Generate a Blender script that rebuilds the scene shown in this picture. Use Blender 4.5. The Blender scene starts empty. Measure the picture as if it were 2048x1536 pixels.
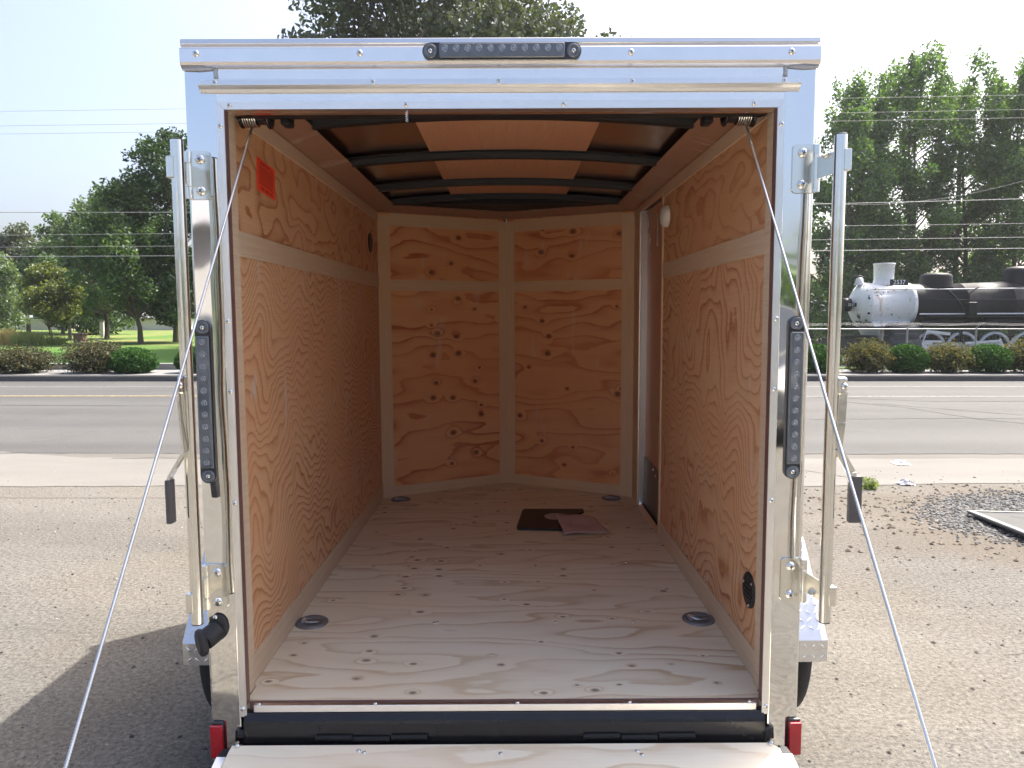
import bpy, math, random
import numpy as np
from mathutils import Vector, Matrix

R = math.radians
sc = bpy.context.scene
COL = sc.collection

# ------------------------------------------------------------------ camera
cam_d = bpy.data.cameras.new('camera')
cam_d.sensor_width = 36.0
cam_d.lens = 36.0 * 1500.0 / 2048.0
cam_d.clip_start = 0.05
cam_d.clip_end = 3000.0
cam = bpy.data.objects.new('camera', cam_d)
COL.objects.link(cam)
cam.location = (0, 0, 1.5)
cam.rotation_euler = (math.pi / 2 - math.atan(136 / 1500.0), 0, -4 / 1500.0)
sc.camera = cam

# ------------------------------------------------------------------ sky and sun
SUN = Vector((1.12, 0.93, 2.18)).normalized()
SUN_EL = math.asin(SUN.z)
SUN_AZ = math.atan2(SUN.x, SUN.y)
world = bpy.data.worlds.new('World')
sc.world = world
world.use_nodes = True
wn = world.node_tree
wn.nodes.clear()
sky = wn.nodes.new('ShaderNodeTexSky')
sky.sky_type = 'NISHITA'
sky.sun_disc = False
sky.sun_elevation = SUN_EL
sky.sun_rotation = SUN_AZ
sky.altitude = 250
sky.air_density = 0.75
sky.dust_density = 8.0
sky.ozone_density = 1.0
bg = wn.nodes.new('ShaderNodeBackground')
bg.inputs['Strength'].default_value = 0.145
wo = wn.nodes.new('ShaderNodeOutputWorld')
wn.links.new(sky.outputs[0], bg.inputs[0])
wn.links.new(bg.outputs[0], wo.inputs[0])
sun_d = bpy.data.lights.new('sun', 'SUN')
sun_d.energy = 3.7
sun_d.angle = R(0.53)
sun_d.color = (1.0, 0.95, 0.87)
sun = bpy.data.objects.new('sun', sun_d)
COL.objects.link(sun)
sun.rotation_euler = (-SUN).to_track_quat('-Z', 'Y').to_euler()
sun.location = (20, 20, 40)

vs = sc.view_settings
vs.view_transform = 'Standard'
vs.look = 'None'
vs.gamma = 1.0
vs.exposure = 1.5
vs.use_curve_mapping = False
cy = sc.cycles
cy.max_bounces = 14
cy.diffuse_bounces = 8
cy.glossy_bounces = 6
cy.transmission_bounces = 6
cy.transparent_max_bounces = 8
cy.volume_bounces = 1
cy.sample_clamp_indirect = 6.0
cy.use_denoising = True
cy.caustics_reflective = True
cy.blur_glossy = 0.5

# ------------------------------------------------------------------ node helpers
class NT:
    """small wrapper to write node trees"""
    def __init__(s, name):
        s.m = bpy.data.materials.new(name)
        s.m.use_nodes = True
        s.t = s.m.node_tree
        s.t.nodes.clear()
        s.out = s.t.nodes.new('ShaderNodeOutputMaterial')
    def n(s, typ, ins=None, **props):
        nd = s.t.nodes.new(typ)
        for k, v in props.items():
            setattr(nd, k, v)
        for k, v in (ins or {}).items():
            sock = nd.inputs[k]
            if isinstance(v, bpy.types.NodeSocket):
                s.t.links.new(v, sock)
            else:
                if isinstance(v, tuple) and len(v) == 3 and len(sock.default_value) == 4:
                    v = (*v, 1)
                sock.default_value = v
        return nd
    def math(s, op, a, b=0.0, c=0.0, clamp=False):
        nd = s.n('ShaderNodeMath', {0: a, 1: b, 2: c}, operation=op, use_clamp=clamp)
        return nd.outputs[0]
    def obj(s):
        return s.n('ShaderNodeTexCoord').outputs['Object']
    def sep(s, v):
        o = s.n('ShaderNodeSeparateXYZ', {0: v}).outputs
        return {'x': o[0], 'y': o[1], 'z': o[2]}
    def comb(s, x, y, z=0.0):
        return s.n('ShaderNodeCombineXYZ', {0: x, 1: y, 2: z}).outputs[0]
    def vscale(s, v, k):
        return s.n('ShaderNodeVectorMath', {0: v, 1: k}, operation='MULTIPLY').outputs[0]
    def noise(s, v, scale=1.0, detail=2.0, rough=0.5, dist=0.0):
        return s.n('ShaderNodeTexNoise', {'Vector': v, 'Scale': scale, 'Detail': detail, 'Roughness': rough, 'Distortion': dist}).outputs[0]
    def ramp(s, f, stops, interp='LINEAR'):
        nd = s.n('ShaderNodeValToRGB', {0: f})
        cr = nd.color_ramp
        cr.interpolation = interp
        while len(cr.elements) < len(stops):
            cr.elements.new(0.5)
        for e, (p, c) in zip(cr.elements, stops):
            e.position = p
            e.color = (c, c, c, 1) if isinstance(c, (int, float)) else (*c, 1)
        return nd.outputs[0]
    def mix(s, f, a, b, mode='MIX'):
        nd = s.n('ShaderNodeMix', data_type='RGBA', blend_type=mode)
        for k, v in ((0, f), (6, a), (7, b)):
            sock = nd.inputs[k]
            if isinstance(v, bpy.types.NodeSocket):
                s.t.links.new(v, sock)
            else:
                sock.default_value = (*v, 1) if isinstance(v, tuple) else v
        return nd.outputs[2]
    def bump(s, h, strength=0.2, dist=0.01):
        return s.n('ShaderNodeBump', {'Height': h, 'Strength': strength, 'Distance': dist}).outputs[0]
    def pbr(s, **ins):
        ins = {k.replace('_', ' '): v for k, v in ins.items()}
        nd = s.n('ShaderNodeBsdfPrincipled', ins)
        s.t.links.new(nd.outputs[0], s.out.inputs[0])
        return s.m

def simple(name, col, rough=0.5, metal=0.0, nscale=0.0, namp=0.15, bump=0.0, bscale=60.0, spec=0.5, coat=0.0):
    t = NT(name)
    kw = dict(Roughness=rough, Metallic=metal, Specular_IOR_Level=spec, Coat_Weight=coat)
    v = t.obj()
    if nscale:
        f = t.noise(v, nscale, 4, 0.6)
        c = t.mix(f, tuple(max(0, x * (1 - namp)) for x in col), tuple(min(1, x * (1 + namp)) for x in col))
        kw['Base_Color'] = c
        kw['Roughness'] = t.math('MULTIPLY_ADD', f, 0.25 * rough, rough * 0.88)
    else:
        kw['Base_Color'] = col
    if bump:
        kw['Normal'] = t.bump(t.noise(v, bscale, 3), bump, 0.01)
    return t.pbr(**kw)

def polished(name, col, rough, wave, wscale, streak=0.0, stretch=(1, 1, 1)):
    t = NT(name)
    v = t.obj()
    h = t.noise(t.vscale(v, stretch), wscale, 1.0, 0.4)
    kw = dict(Base_Color=col, Metallic=1.0, Roughness=rough, Normal=t.bump(h, wave, 0.02))
    if streak:
        s = t.noise(t.vscale(v, (3, 60, 500)), 1.0, 3)
        kw['Roughness'] = t.math('MULTIPLY_ADD', s, streak, rough)
        s2 = t.noise(t.vscale(v, (9, 9, 9)), 1.0, 4, 0.65)
        kw['Base_Color'] = t.mix(s2, tuple(x * 0.9 for x in col), tuple(min(1, x * 1.06) for x in col))
    return t.pbr(**kw)

def plywood(name, along, across, light, dark, freq, amp, sa=2.0, sc_=3.0, grad=1.0, seed=0.0, line=1.0,
            knots=None, ripple=0.0, scuff=0.0, rough=0.6, split=None):
    t = NT(name)
    p = t.sep(t.obj())
    a, c = p[along], p[across]
    v = t.comb(a, c, seed)
    n1 = t.noise(t.vscale(v, (sa, sc_, 1)), 1.0, 2.0, 0.45)
    h = t.math('MULTIPLY_ADD', c, grad, t.math('MULTIPLY', n1, amp))
    if ripple:
        rn = t.noise(t.vscale(t.comb(a, c, seed + 2.5), (6.5, 1.1, 1)), 1.0, 1.0, 0.4)
        rm = t.noise(t.vscale(t.comb(a, c, seed + 5.5), (15.0, 2.6, 1)), 1.0, 1.5, 0.4)
        h = t.math('ADD', h, t.math('MULTIPLY_ADD', rn, ripple * 4.0, t.math('MULTIPLY', rm, ripple)))
    kmask = None
    if knots:
        kx, ky, rad, thr = knots
        vo = t.n('ShaderNodeTexVoronoi', {'Vector': t.vscale(v, (kx, ky, 1)), 'Scale': 1.0, 'Randomness': 1.0}, voronoi_dimensions='2D')
        d = t.math('ADD', vo.outputs['Distance'], t.math('MULTIPLY', t.math('SUBTRACT', t.noise(v, 60, 2), 0.5), 0.05))
        pc = t.sep(vo.outputs['Color'])
        col_m = t.ramp(t.noise(t.comb(t.math('MULTIPLY', t.sep(vo.outputs['Position'])['x'], 0.62), seed * 3.0, 0), 1.0, 0), [(0.46, 0), (0.5, 1)])
        sel = t.math('MULTIPLY', t.math('GREATER_THAN', pc['x'], thr), col_m)
        rr = t.math('MULTIPLY_ADD', pc['y'], 0.8, 0.6)
        dn = t.math('DIVIDE', d, rr)
        kmask = t.math('MULTIPLY', t.ramp(dn, [(0, 1), (rad * 0.6, 0.9), (rad * 1.3, 0)]), sel)
        halo = t.math('MULTIPLY', t.ramp(dn, [(0, 1), (rad * 3.6, 0)], 'EASE'), sel)
        h = t.math('MULTIPLY_ADD', halo, 0.9 / freq, h)
    fine = t.noise(t.vscale(v, (14, 60, 1)), 1.0, 3)
    h = t.math('MULTIPLY_ADD', h, freq, t.math('MULTIPLY', fine, 0.22))
    b = t.math('FRACT', h)
    prof = t.ramp(b, [(0.0, 0.03), (0.45, 0.10), (0.76, 0.42), (0.88, 1.0), (0.945, 0.95), (1.0, 0.03)])
    st = t.noise(t.vscale(v, (1.2, 2.0, 1)), 1.7, 2)
    st = t.math('MULTIPLY', t.ramp(st, [(0.3, 0.35), (0.65, 1.0)]), line)
    f = t.math('MULTIPLY', prof, st)
    col = t.mix(f, light, dark)
    fib = t.noise(t.vscale(v, (6, 260, 1)), 1.0, 3, 0.7)
    col = t.mix(0.30, col, t.ramp(fib, [(0.25, 0.35), (0.75, 0.95)]), 'OVERLAY')
    tone = t.noise(t.vscale(v, (1.0, 2.2, 1)), 1.4, 3)
    col = t.mix(t.ramp(tone, [(0.35, 0.0), (0.7, 0.55)]), col, tuple(x * y for x, y in zip(light, (1.02, 0.86, 0.74))))
    if kmask is not None:
        col = t.mix(t.math('MULTIPLY', kmask, 0.9), col, tuple(x * 0.36 for x in dark))
    if scuff:
        sn = t.noise(t.vscale(t.comb(a, c, seed + 7), (9, 2.2, 1)), 1.0, 4, 0.7, 0.6)
        sm = t.ramp(sn, [(0.60, 0.0), (0.67, scuff)])
        col = t.mix(sm, col, (0.62, 0.52, 0.43))
        sn2 = t.noise(t.vscale(t.comb(a, c, seed + 3), (3.0, 40, 1)), 1.0, 3, 0.6)
        col = t.mix(t.ramp(sn2, [(0.67, 0.0), (0.71, scuff * 0.6)]), col, (0.58, 0.47, 0.38))
    return t.pbr(Base_Color=col, Roughness=rough, Specular_IOR_Level=0.35,
                 Normal=t.bump(t.math('MULTIPLY_ADD', fib, 0.5, f), 0.10, 0.002))

# ------------------------------------------------------------------ mesh helpers
class MB:
    def __init__(s):
        s.v, s.f, s.sm, s.mi = [], [], [], []
    def add(s, verts, faces, smooth=False, mi=0):
        o = len(s.v)
        s.v += [tuple(x) for x in verts]
        s.f += [tuple(i + o for i in f) for f in faces]
        s.sm += [smooth] * len(faces)
        s.mi += [mi] * len(faces)
        return s
    def box(s, x0, x1, y0, y1, z0, z1, mi=0):
        vs_ = [(x, y, z) for z in (z0, z1) for y in (y0, y1) for x in (x0, x1)]
        return s.add(vs_, [(0, 2, 3, 1), (4, 5, 7, 6), (0, 1, 5, 4), (2, 6, 7, 3), (0, 4, 6, 2), (1, 3, 7, 5)], mi=mi)
    def obox(s, c, ax, ay, az, mi=0):
        c, ax, ay, az = map(Vector, (c, ax, ay, az))
        vs_ = [c + ax * i + ay * j + az * k for k in (-1, 1) for j in (-1, 1) for i in (-1, 1)]
        return s.add(vs_, [(0, 2, 3, 1), (4, 5, 7, 6), (0, 1, 5, 4), (2, 6, 7, 3), (0, 4, 6, 2), (1, 3, 7, 5)], mi=mi)
    def bar(s, p0, p1, w, h, up=(0, 0, 1), mi=0):
        p0, p1 = Vector(p0), Vector(p1)
        d = p1 - p0
        a = d.cross(Vector(up)).normalized()
        b = a.cross(d).normalized()
        return s.obox((p0 + p1) / 2, d / 2, a * w / 2, b * h / 2, mi)
    def prism(s, prof, axis, a0, a1, smooth=False, mi=0):
        """closed 2-D profile extruded along an axis; profile pairs fill the other two axes in order"""
        def mk(p, a):
            return {'x': (a, p[0], p[1]), 'y': (p[0], a, p[1]), 'z': (p[0], p[1], a)}[axis]
        n = len(prof)
        vs_ = [mk(p, a0) for p in prof] + [mk(p, a1) for p in prof]
        s.add(vs_, [(i, (i + 1) % n, n + (i + 1) % n, n + i) for i in range(n)], smooth, mi)
        return s.add(vs_, [tuple(range(n - 1, -1, -1)), tuple(range(n, 2 * n))], False, mi)
    def tube(s, pts, r, seg=10, cap=True, smooth=True, mi=0, lobes=0, twist=0.0):
        pts = [Vector(p) for p in pts]
        rs = r if isinstance(r, (list, tuple)) else [r] * len(pts)
        n = len(pts)
        vs_ = []
        t0 = (pts[1] - pts[0]).normalized()
        u = t0.orthogonal().normalized()
        dist = 0.0
        for i, p in enumerate(pts):
            t = (pts[min(i + 1, n - 1)] - pts[max(i - 1, 0)]).normalized()
            u = (u - t * u.dot(t))
            u = u.normalized() if u.length > 1e-6 else t.orthogonal().normalized()
            w = t.cross(u)
            if i:
                dist += (p - pts[i - 1]).length
            for k in range(seg):
                a = 2 * math.pi * k / seg
                rr = rs[i] * (1 + (0.16 * math.cos(lobes * a) if lobes else 0))
                b = a + twist * dist
                vs_.append(p + (u * math.cos(b) + w * math.sin(b)) * rr)
        fs = [(i * seg + k, i * seg + (k + 1) % seg, (i + 1) * seg + (k + 1) % seg, (i + 1) * seg + k) for i in range(n - 1) for k in range(seg)]
        s.add(vs_, fs, smooth, mi)
        if cap:
            s.add(vs_[:seg], [tuple(range(seg - 1, -1, -1))], False, mi)
            s.add(vs_[-seg:], [tuple(range(seg))], False, mi)
        return s
    def cyl(s, p0, p1, r, seg=16, mi=0, smooth=True):
        return s.tube([p0, p1], r, seg, True, smooth, mi)
    def lathe(s, c, axis, prof, seg=20, smooth=True, mi=0, sx=1.0):
        """profile of (radius, distance along axis)"""
        c, axis = Vector(c), Vector(axis).normalized()
        u = axis.orthogonal().normalized()
        if abs(axis.z) < 0.9:
            u = Vector((0, 0, 1)).cross(axis).normalized()
        w = axis.cross(u)
        vs_ = []
        for r, h in prof:
            for k in range(seg):
                a = 2 * math.pi * k / seg
                vs_.append(c + axis * h + u * (math.cos(a) * r * sx) + w * (math.sin(a) * r))
        n = len(prof)
        fs = [(i * seg + k, i * seg + (k + 1) % seg, (i + 1) * seg + (k + 1) % seg, (i + 1) * seg + k) for i in range(n - 1) for k in range(seg)]
        s.add(vs_, fs, smooth, mi)
        s.add(vs_[:seg], [tuple(range(seg - 1, -1, -1))], False, mi)
        s.add(vs_[-seg:], [tuple(range(seg))], False, mi)
        return s
    def grid(s, fn, us, vs2, smooth=True, mi=0):
        vs_ = [fn(u, v) for v in vs2 for u in us]
        n = len(us)
        fs = [(j * n + i, j * n + i + 1, (j + 1) * n + i + 1, (j + 1) * n + i) for j in range(len(vs2) - 1) for i in range(n - 1)]
        return s.add(vs_, fs, smooth, mi)
    def mesh(s, name, mats):
        me = bpy.data.meshes.new(name)
        me.from_pydata(s.v, [], s.f)
        for m in (mats if isinstance(mats, (list, tuple)) else [mats]):
            me.materials.append(m)
        me.polygons.foreach_set('use_smooth', s.sm)
        me.polygons.foreach_set('material_index', s.mi)
        me.update()
        return me
    def build(s, name, mats, parent=None, bevel=0.0, label=None, loc=None, seg=2):
        o = link(name, s.mesh(name, mats), parent, label)
        if loc:
            o.location = loc
        if bevel:
            b = o.modifiers.new('bevel', 'BEVEL')
            b.width = bevel
            b.segments = seg
            b.limit_method = 'ANGLE'
            b.angle_limit = R(40)
        return o

def link(name, data, parent=None, label=None):
    o = bpy.data.objects.new(name, data)
    COL.objects.link(o)
    o.parent = parent
    if label:
        o['label'] = label
    return o

def thing(name, label, cat, loc=(0, 0, 0), rot=(0, 0, 0), group=None):
    o = link(name, None)
    o.empty_display_size = 0.2
    o.location = loc
    o.rotation_euler = rot
    return tag(o, label, cat, group)

def tag(o, label, cat, group=None):
    o['label'] = label
    o['category'] = cat
    if group:
        o['group'] = group
    return o

def struct(o):
    o['kind'] = 'structure'
    return o

def stuff(o, label=None, cat=None):
    o['kind'] = 'stuff'
    if label:
        o['label'] = label
    if cat:
        o['category'] = cat
    return o

def np_mesh(name, verts, faces, mat, smooth=False):
    """fast mesh from arrays; faces (n,k)"""
    verts = np.asarray(verts, dtype=np.float32)
    faces = np.asarray(faces, dtype=np.int32)
    me = bpy.data.meshes.new(name)
    me.vertices.add(len(verts))
    me.vertices.foreach_set('co', verts.ravel())
    k = faces.shape[1]
    me.loops.add(faces.size)
    me.loops.foreach_set('vertex_index', faces.ravel())
    me.polygons.add(len(faces))
    me.polygons.foreach_set('loop_start', np.arange(0, faces.size, k, dtype=np.int32))
    me.polygons.foreach_set('use_smooth', np.full(len(faces), smooth))
    me.materials.append(mat)
    me.update(calc_edges=True)
    return me

def text_mesh(name, body, size, mat, extrude=0.002):
    cu = bpy.data.curves.new(name, 'FONT')
    cu.body = body
    cu.size = size
    cu.align_x = 'CENTER'
    cu.align_y = 'CENTER'
    cu.extrude = extrude
    tmp = bpy.data.objects.new(name + '_source', cu)
    COL.objects.link(tmp)
    dg = bpy.context.evaluated_depsgraph_get()
    me = bpy.data.meshes.new_from_object(tmp.evaluated_get(dg))
    me.name = name
    bpy.data.objects.remove(tmp)
    bpy.data.curves.remove(cu)
    me.materials.clear()
    me.materials.append(mat)
    return me

# ------------------------------------------------------------------ materials
M = {}
M['mirror'] = polished('polished_stainless', (0.78, 0.78, 0.765), 0.04, 0.26, 3.2, stretch=(1.6, 1, 1))
M['mirror2'] = polished('polished_cover_strip', (0.72, 0.72, 0.71), 0.07, 0.2, 14.0)
M['alum'] = polished('mill_aluminium', (0.86, 0.85, 0.83), 0.27, 0.05, 12.0, streak=0.12)
M['alum_bright'] = polished('bright_aluminium', (0.91, 0.88, 0.84), 0.16, 0.06, 8.0, streak=0.10)
M['alum_roof'] = polished('roof_skin_underside', (0.50, 0.41, 0.36), 0.22, 0.14, 6.0)  # brown of the reflected plywood is put into the metal colour
M['tread_plate'] = polished('tread_plate', (0.74, 0.74, 0.74), 0.24, 0.10, 10.0, streak=0.1)
M['zinc'] = polished('zinc_plated_steel', (0.74, 0.735, 0.69), 0.11, 0.03, 20.0, streak=0.08)
M['steel'] = polished('bright_screw_steel', (0.78, 0.78, 0.76), 0.15, 0.0, 10.0)
M['cable'] = polished('galvanised_cable', (0.80, 0.81, 0.82), 0.3, 0.0, 10.0)
M['slot'] = simple('screw_recess', (0.05, 0.05, 0.05), 0.6)
M['black'] = simple('black_enamel', (0.012, 0.012, 0.014), 0.22, nscale=9, namp=0.5, bump=0.06, bscale=35)
M['black_matte'] = simple('black_satin_steel', (0.011, 0.011, 0.013), 0.5, nscale=14, namp=0.4, spec=0.3)
M['rubber'] = simple('black_rubber', (0.018, 0.018, 0.02), 0.62, nscale=40, bump=0.1, bscale=120)
M['grip'] = simple('dark_grey_vinyl_grip', (0.075, 0.068, 0.07), 0.55, nscale=60)
M['tyre'] = simple('tyre_rubber', (0.025, 0.024, 0.023), 0.75, nscale=30, namp=0.4)
M['sealant'] = simple('grey_sealant', (0.42, 0.43, 0.45), 0.5, nscale=60)
M['smoke'] = simple('smoked_lens', (0.10, 0.115, 0.135), 0.10, nscale=50, namp=0.3, coat=0.6)
M['smoke_dark'] = simple('smoked_lens_gap', (0.03, 0.033, 0.038), 0.3)
M['led'] = simple('led_reflector_cup', (0.26, 0.28, 0.31), 0.12, metal=0.6)
M['red_lens'] = simple('red_reflector_lens', (0.42, 0.012, 0.02), 0.14, nscale=90, namp=0.25, coat=0.5)
M['white_plastic'] = simple('white_plastic', (0.75, 0.74, 0.70), 0.35)
M['skin'] = simple('silver_side_skin', (0.55, 0.56, 0.58), 0.3, metal=0.7)
M['dring'] = simple('tie_down_pan', (0.20, 0.205, 0.215), 0.35, metal=0.35)
M['dring_bar'] = simple('tie_down_bar', (0.55, 0.56, 0.58), 0.3, metal=0.6)
M['vent'] = simple('black_vent_plastic', (0.02, 0.02, 0.02), 0.4)
M['kick'] = simple('door_kick_plate', (0.13, 0.11, 0.10), 0.35, metal=0.4, nscale=6)

FIR_L, FIR_D = (0.66, 0.395, 0.228), (0.36, 0.14, 0.055)
M['ply_left'] = plywood('fir_ply_wavy_grain', 'y', 'z', FIR_L, FIR_D, 36, 0.62, 2.4, 1.9, 0.75, 1.0, 1.3, ripple=0.035, scuff=0.75)
M['ply_left_up'] = plywood('fir_ply_broad_figure', 'y', 'z', (0.62, 0.365, 0.205), (0.37, 0.14, 0.054), 9, 1.1, 2.6, 4.0, 0.5, 4.0, 1.15, scuff=0.3)
M['ply_right'] = plywood('fir_ply_oval_grain', 'y', 'z', FIR_L, FIR_D, 24, 0.85, 2.4, 1.8, 0.7, 9.0, 1.3, ripple=0.035, scuff=0.7)
M['ply_right_up'] = plywood('fir_ply_figure_high', 'y', 'z', (0.62, 0.365, 0.205), (0.37, 0.14, 0.054), 10, 1.0, 2.4, 4.0, 0.6, 12.0, 1.15, scuff=0.3)
M['ply_nose_a'] = plywood('fir_ply_knotty_a', 'x', 'z', (0.70, 0.35, 0.165), (0.40, 0.11, 0.042), 7.5, 0.95, 1.6, 4.5, 0.9, 20.0, 1.2, knots=(7.5, 8.5, 0.105, 0.5), scuff=0.25)
M['ply_nose_b'] = plywood('fir_ply_knotty_b', 'x', 'z', (0.69, 0.34, 0.16), (0.40, 0.105, 0.04), 8.0, 0.9, 1.5, 4.5, 0.9, 27.0, 1.2, knots=(7.5, 8.5, 0.105, 0.5), scuff=0.3)
M['ply_floor'] = plywood('floor_ply', 'x', 'y', (0.80, 0.755, 0.595), (0.50, 0.365, 0.23), 11.0, 0.60, 1.3, 5.0, 0.75, 31.0, 1.0, knots=(8.0, 11.0, 0.085, 0.55))
M['ply_floor_b'] = plywood('floor_ply_front', 'x', 'y', (0.75, 0.645, 0.46), (0.47, 0.325, 0.19), 10.0, 0.65, 1.3, 5.0, 0.75, 41.0, 0.95, knots=(8.0, 10.0, 0.085, 0.6))
M['ply_ramp'] = plywood('ramp_ply', 'x', 'y', (0.82, 0.78, 0.64), (0.58, 0.46, 0.32), 12.0, 0.6, 1.4, 5.0, 0.75, 51.0, 0.9, knots=(6.0, 8.0, 0.07, 0.7))
M['luan'] = plywood('luan_trim', 'y', 'z', (0.60, 0.465, 0.335), (0.52, 0.385, 0.265), 30, 0.2, 0.5, 3, 1, 61.0, 0.5)
M['luan_x'] = plywood('luan_trim_cross', 'x', 'z', (0.63, 0.45, 0.28), (0.54, 0.37, 0.22), 30, 0.2, 0.5, 3, 1, 66.0, 0.5)
M['luan_v'] = plywood('luan_trim_upright', 'z', 'x', (0.64, 0.46, 0.29), (0.55, 0.38, 0.23), 30, 0.2, 0.5, 3, 1, 71.0, 0.5)
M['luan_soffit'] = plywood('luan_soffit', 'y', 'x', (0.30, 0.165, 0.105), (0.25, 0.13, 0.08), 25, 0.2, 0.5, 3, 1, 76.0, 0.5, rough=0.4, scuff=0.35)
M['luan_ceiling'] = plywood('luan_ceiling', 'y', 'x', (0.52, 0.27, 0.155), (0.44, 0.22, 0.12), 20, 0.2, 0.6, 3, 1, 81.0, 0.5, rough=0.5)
M['luan_door'] = plywood('luan_door_lining', 'z', 'y', (0.50, 0.275, 0.165), (0.43, 0.225, 0.13), 22, 0.2, 0.5, 3, 1, 86.0, 0.5, rough=0.45)
M['jamb'] = simple('maroon_jamb_edge', (0.16, 0.085, 0.075), 0.4, nscale=20)

def sticker_mat():
    t = NT('red_warning_sticker')
    p = t.sep(t.obj())
    y, z = p['y'], p['z']       # local metres on the sticker, origin at its centre
    rows = t.math('FRACT', t.math('MULTIPLY', z, 170.0))
    words = t.noise(t.comb(t.math('MULTIPLY', y, 120.0), t.math('FLOOR', t.math('MULTIPLY', z, 170.0)), 0), 1.0, 1)
    az = t.math('ABSOLUTE', z)
    ay = t.math('ABSOLUTE', y)
    m = t.math('MULTIPLY', t.math('GREATER_THAN', rows, 0.52), t.math('GREATER_THAN', words, 0.40))
    m = t.math('MULTIPLY', m, t.math('LESS_THAN', az, 0.029))
    m = t.math('MULTIPLY', m, t.math('LESS_THAN', ay, 0.064))
    wd = t.noise(t.comb(t.math('MULTIPLY', y, 70.0), t.math('MULTIPLY', z, 200.0), 3), 1.0, 0)
    hd = t.math('MULTIPLY', t.math('GREATER_THAN', wd, 0.43), t.math('MULTIPLY', t.math('GREATER_THAN', az, 0.033), t.math('LESS_THAN', az, 0.0395)))
    hd = t.math('MULTIPLY', hd, t.math('LESS_THAN', ay, 0.056))
    ln = t.math('MULTIPLY', t.math('MULTIPLY', t.math('GREATER_THAN', az, 0.0425), t.math('LESS_THAN', az, 0.0437)), t.math('LESS_THAN', ay, 0.066))
    m = t.math('MAXIMUM', t.math('MAXIMUM', m, hd), ln)
    return t.pbr(Base_Color=t.mix(t.math('MULTIPLY', m, 0.7), (1.0, 0.075, 0.03), (0.02, 0.01, 0.01)), Roughness=0.45)
M['sticker'] = sticker_mat()

# ------------------------------------------------------------------ ground and road
def ground_mat():
    t = NT('weathered_gravel_asphalt')
    v = t.obj()
    p = t.sep(v)
    big = t.noise(v, 0.35, 3, 0.6)
    mid = t.noise(v, 3.0, 4, 0.65)
    fine = t.math('MULTIPLY_ADD', t.noise(v, 48.0, 4, 0.85), 1.35, -0.175)
    grit = t.noise(v, 210.0, 2, 0.7)
    col = t.ramp(fine, [(0.26, (0.038, 0.037, 0.035)), (0.42, (0.108, 0.103, 0.093)), (0.58, (0.164, 0.156, 0.140)), (0.80, (0.27, 0.26, 0.237))])
    col = t.mix(t.ramp(big, [(0.35, 0.0), (0.65, 0.5)]), col, t.mix(0.5, col, (0.185, 0.170, 0.145)))
    col = t.mix(t.ramp(mid, [(0.35, 0.0), (0.75, 0.45)]), col, t.mix(1.0, col, (0.78, 0.75, 0.72), 'MULTIPLY'))
    trk = t.noise(t.comb(t.math('MULTIPLY', p['x'], 0.16), t.math('MULTIPLY_ADD', p['x'], 0.25, t.math('MULTIPLY', p['y'], 1.5)), 0), 1.0, 3, 0.6)
    col = t.mix(t.ramp(trk, [(0.40, 0.0), (0.62, 0.55)]), col, t.mix(1.0, col, (0.74, 0.735, 0.74), 'MULTIPLY'))
    wrm = t.noise(v, 0.8, 2)
    col = t.mix(t.ramp(wrm, [(0.45, 0.0), (0.7, 0.5)]), col, t.mix(1.0, col, (1.08, 1.01, 0.91), 'MULTIPLY'))
    vo = t.n('ShaderNodeTexVoronoi', {'Vector': v, 'Scale': 34.0, 'Randomness': 1.0})
    sel = t.math('GREATER_THAN', t.sep(vo.outputs['Color'])['x'], 0.86)
    dk = t.math('MULTIPLY', t.math('LESS_THAN', vo.outputs['Distance'], 0.22), sel)
    col = t.mix(t.math('MULTIPLY', dk, 0.75), col, (0.06, 0.055, 0.055))
    # dirt and grey crushed stone round the fallen sign
    wx = t.math('ADD', p['x'], t.math('MULTIPLY', t.math('SUBTRACT', t.noise(v, 1.6, 3), 0.5), 0.9))
    wy = t.math('ADD', p['y'], t.math('MULTIPLY', t.math('SUBTRACT', t.noise(t.vscale(v, (1, -1, 1)), 1.6, 3), 0.5), 0.9))
    def ell(cx, cy_, rx, ry):
        a = t.math('DIVIDE', t.math('SUBTRACT', wx, cx), rx)
        b = t.math('DIVIDE', t.math('SUBTRACT', wy, cy_), ry)
        return t.math('ADD', t.math('MULTIPLY', a, a), t.math('MULTIPLY', b, b))
    dirt = t.ramp(ell(4.4, 5.2, 2.2, 1.5), [(0.45, 0.65), (1.0, 0.0)])
    col = t.mix(dirt, col, t.mix(fine, (0.060, 0.049, 0.038), (0.175, 0.145, 0.112)))
    stone = t.ramp(ell(4.5, 5.35, 1.5, 0.95), [(0.6, 1.0), (1.0, 0.0)])
    col = t.mix(stone, col, t.mix(t.noise(v, 60, 3, 0.7), (0.035, 0.035, 0.035), (0.19, 0.19, 0.188)))
    hb = t.math('ADD', t.math('MULTIPLY', fine, 0.7), t.math('MULTIPLY', mid, 0.6))
    hb = t.math('ADD', hb, t.math('MULTIPLY', grit, 0.3))
    return t.pbr(Base_Color=col, Roughness=0.93, Specular_IOR_Level=0.2, Normal=t.bump(hb, 0.75, 0.012))

def concrete_mat(name, a, b, scale=40.0, dirty=0.4):
    t = NT(name)
    v = t.obj()
    f = t.noise(v, scale, 4, 0.7)
    g = t.noise(t.vscale(v, (0.25, 1.0, 1.0)), 1.6, 4, 0.65)
    col = t.mix(f, a, b)
    col = t.mix(t.ramp(g, [(0.4, 0.0), (0.7, dirty)]), col, tuple(x * 0.68 for x in a))
    return t.pbr(Base_Color=col, Roughness=0.9, Specular_IOR_Level=0.25, Normal=t.bump(f, 0.3, 0.006))

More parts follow.
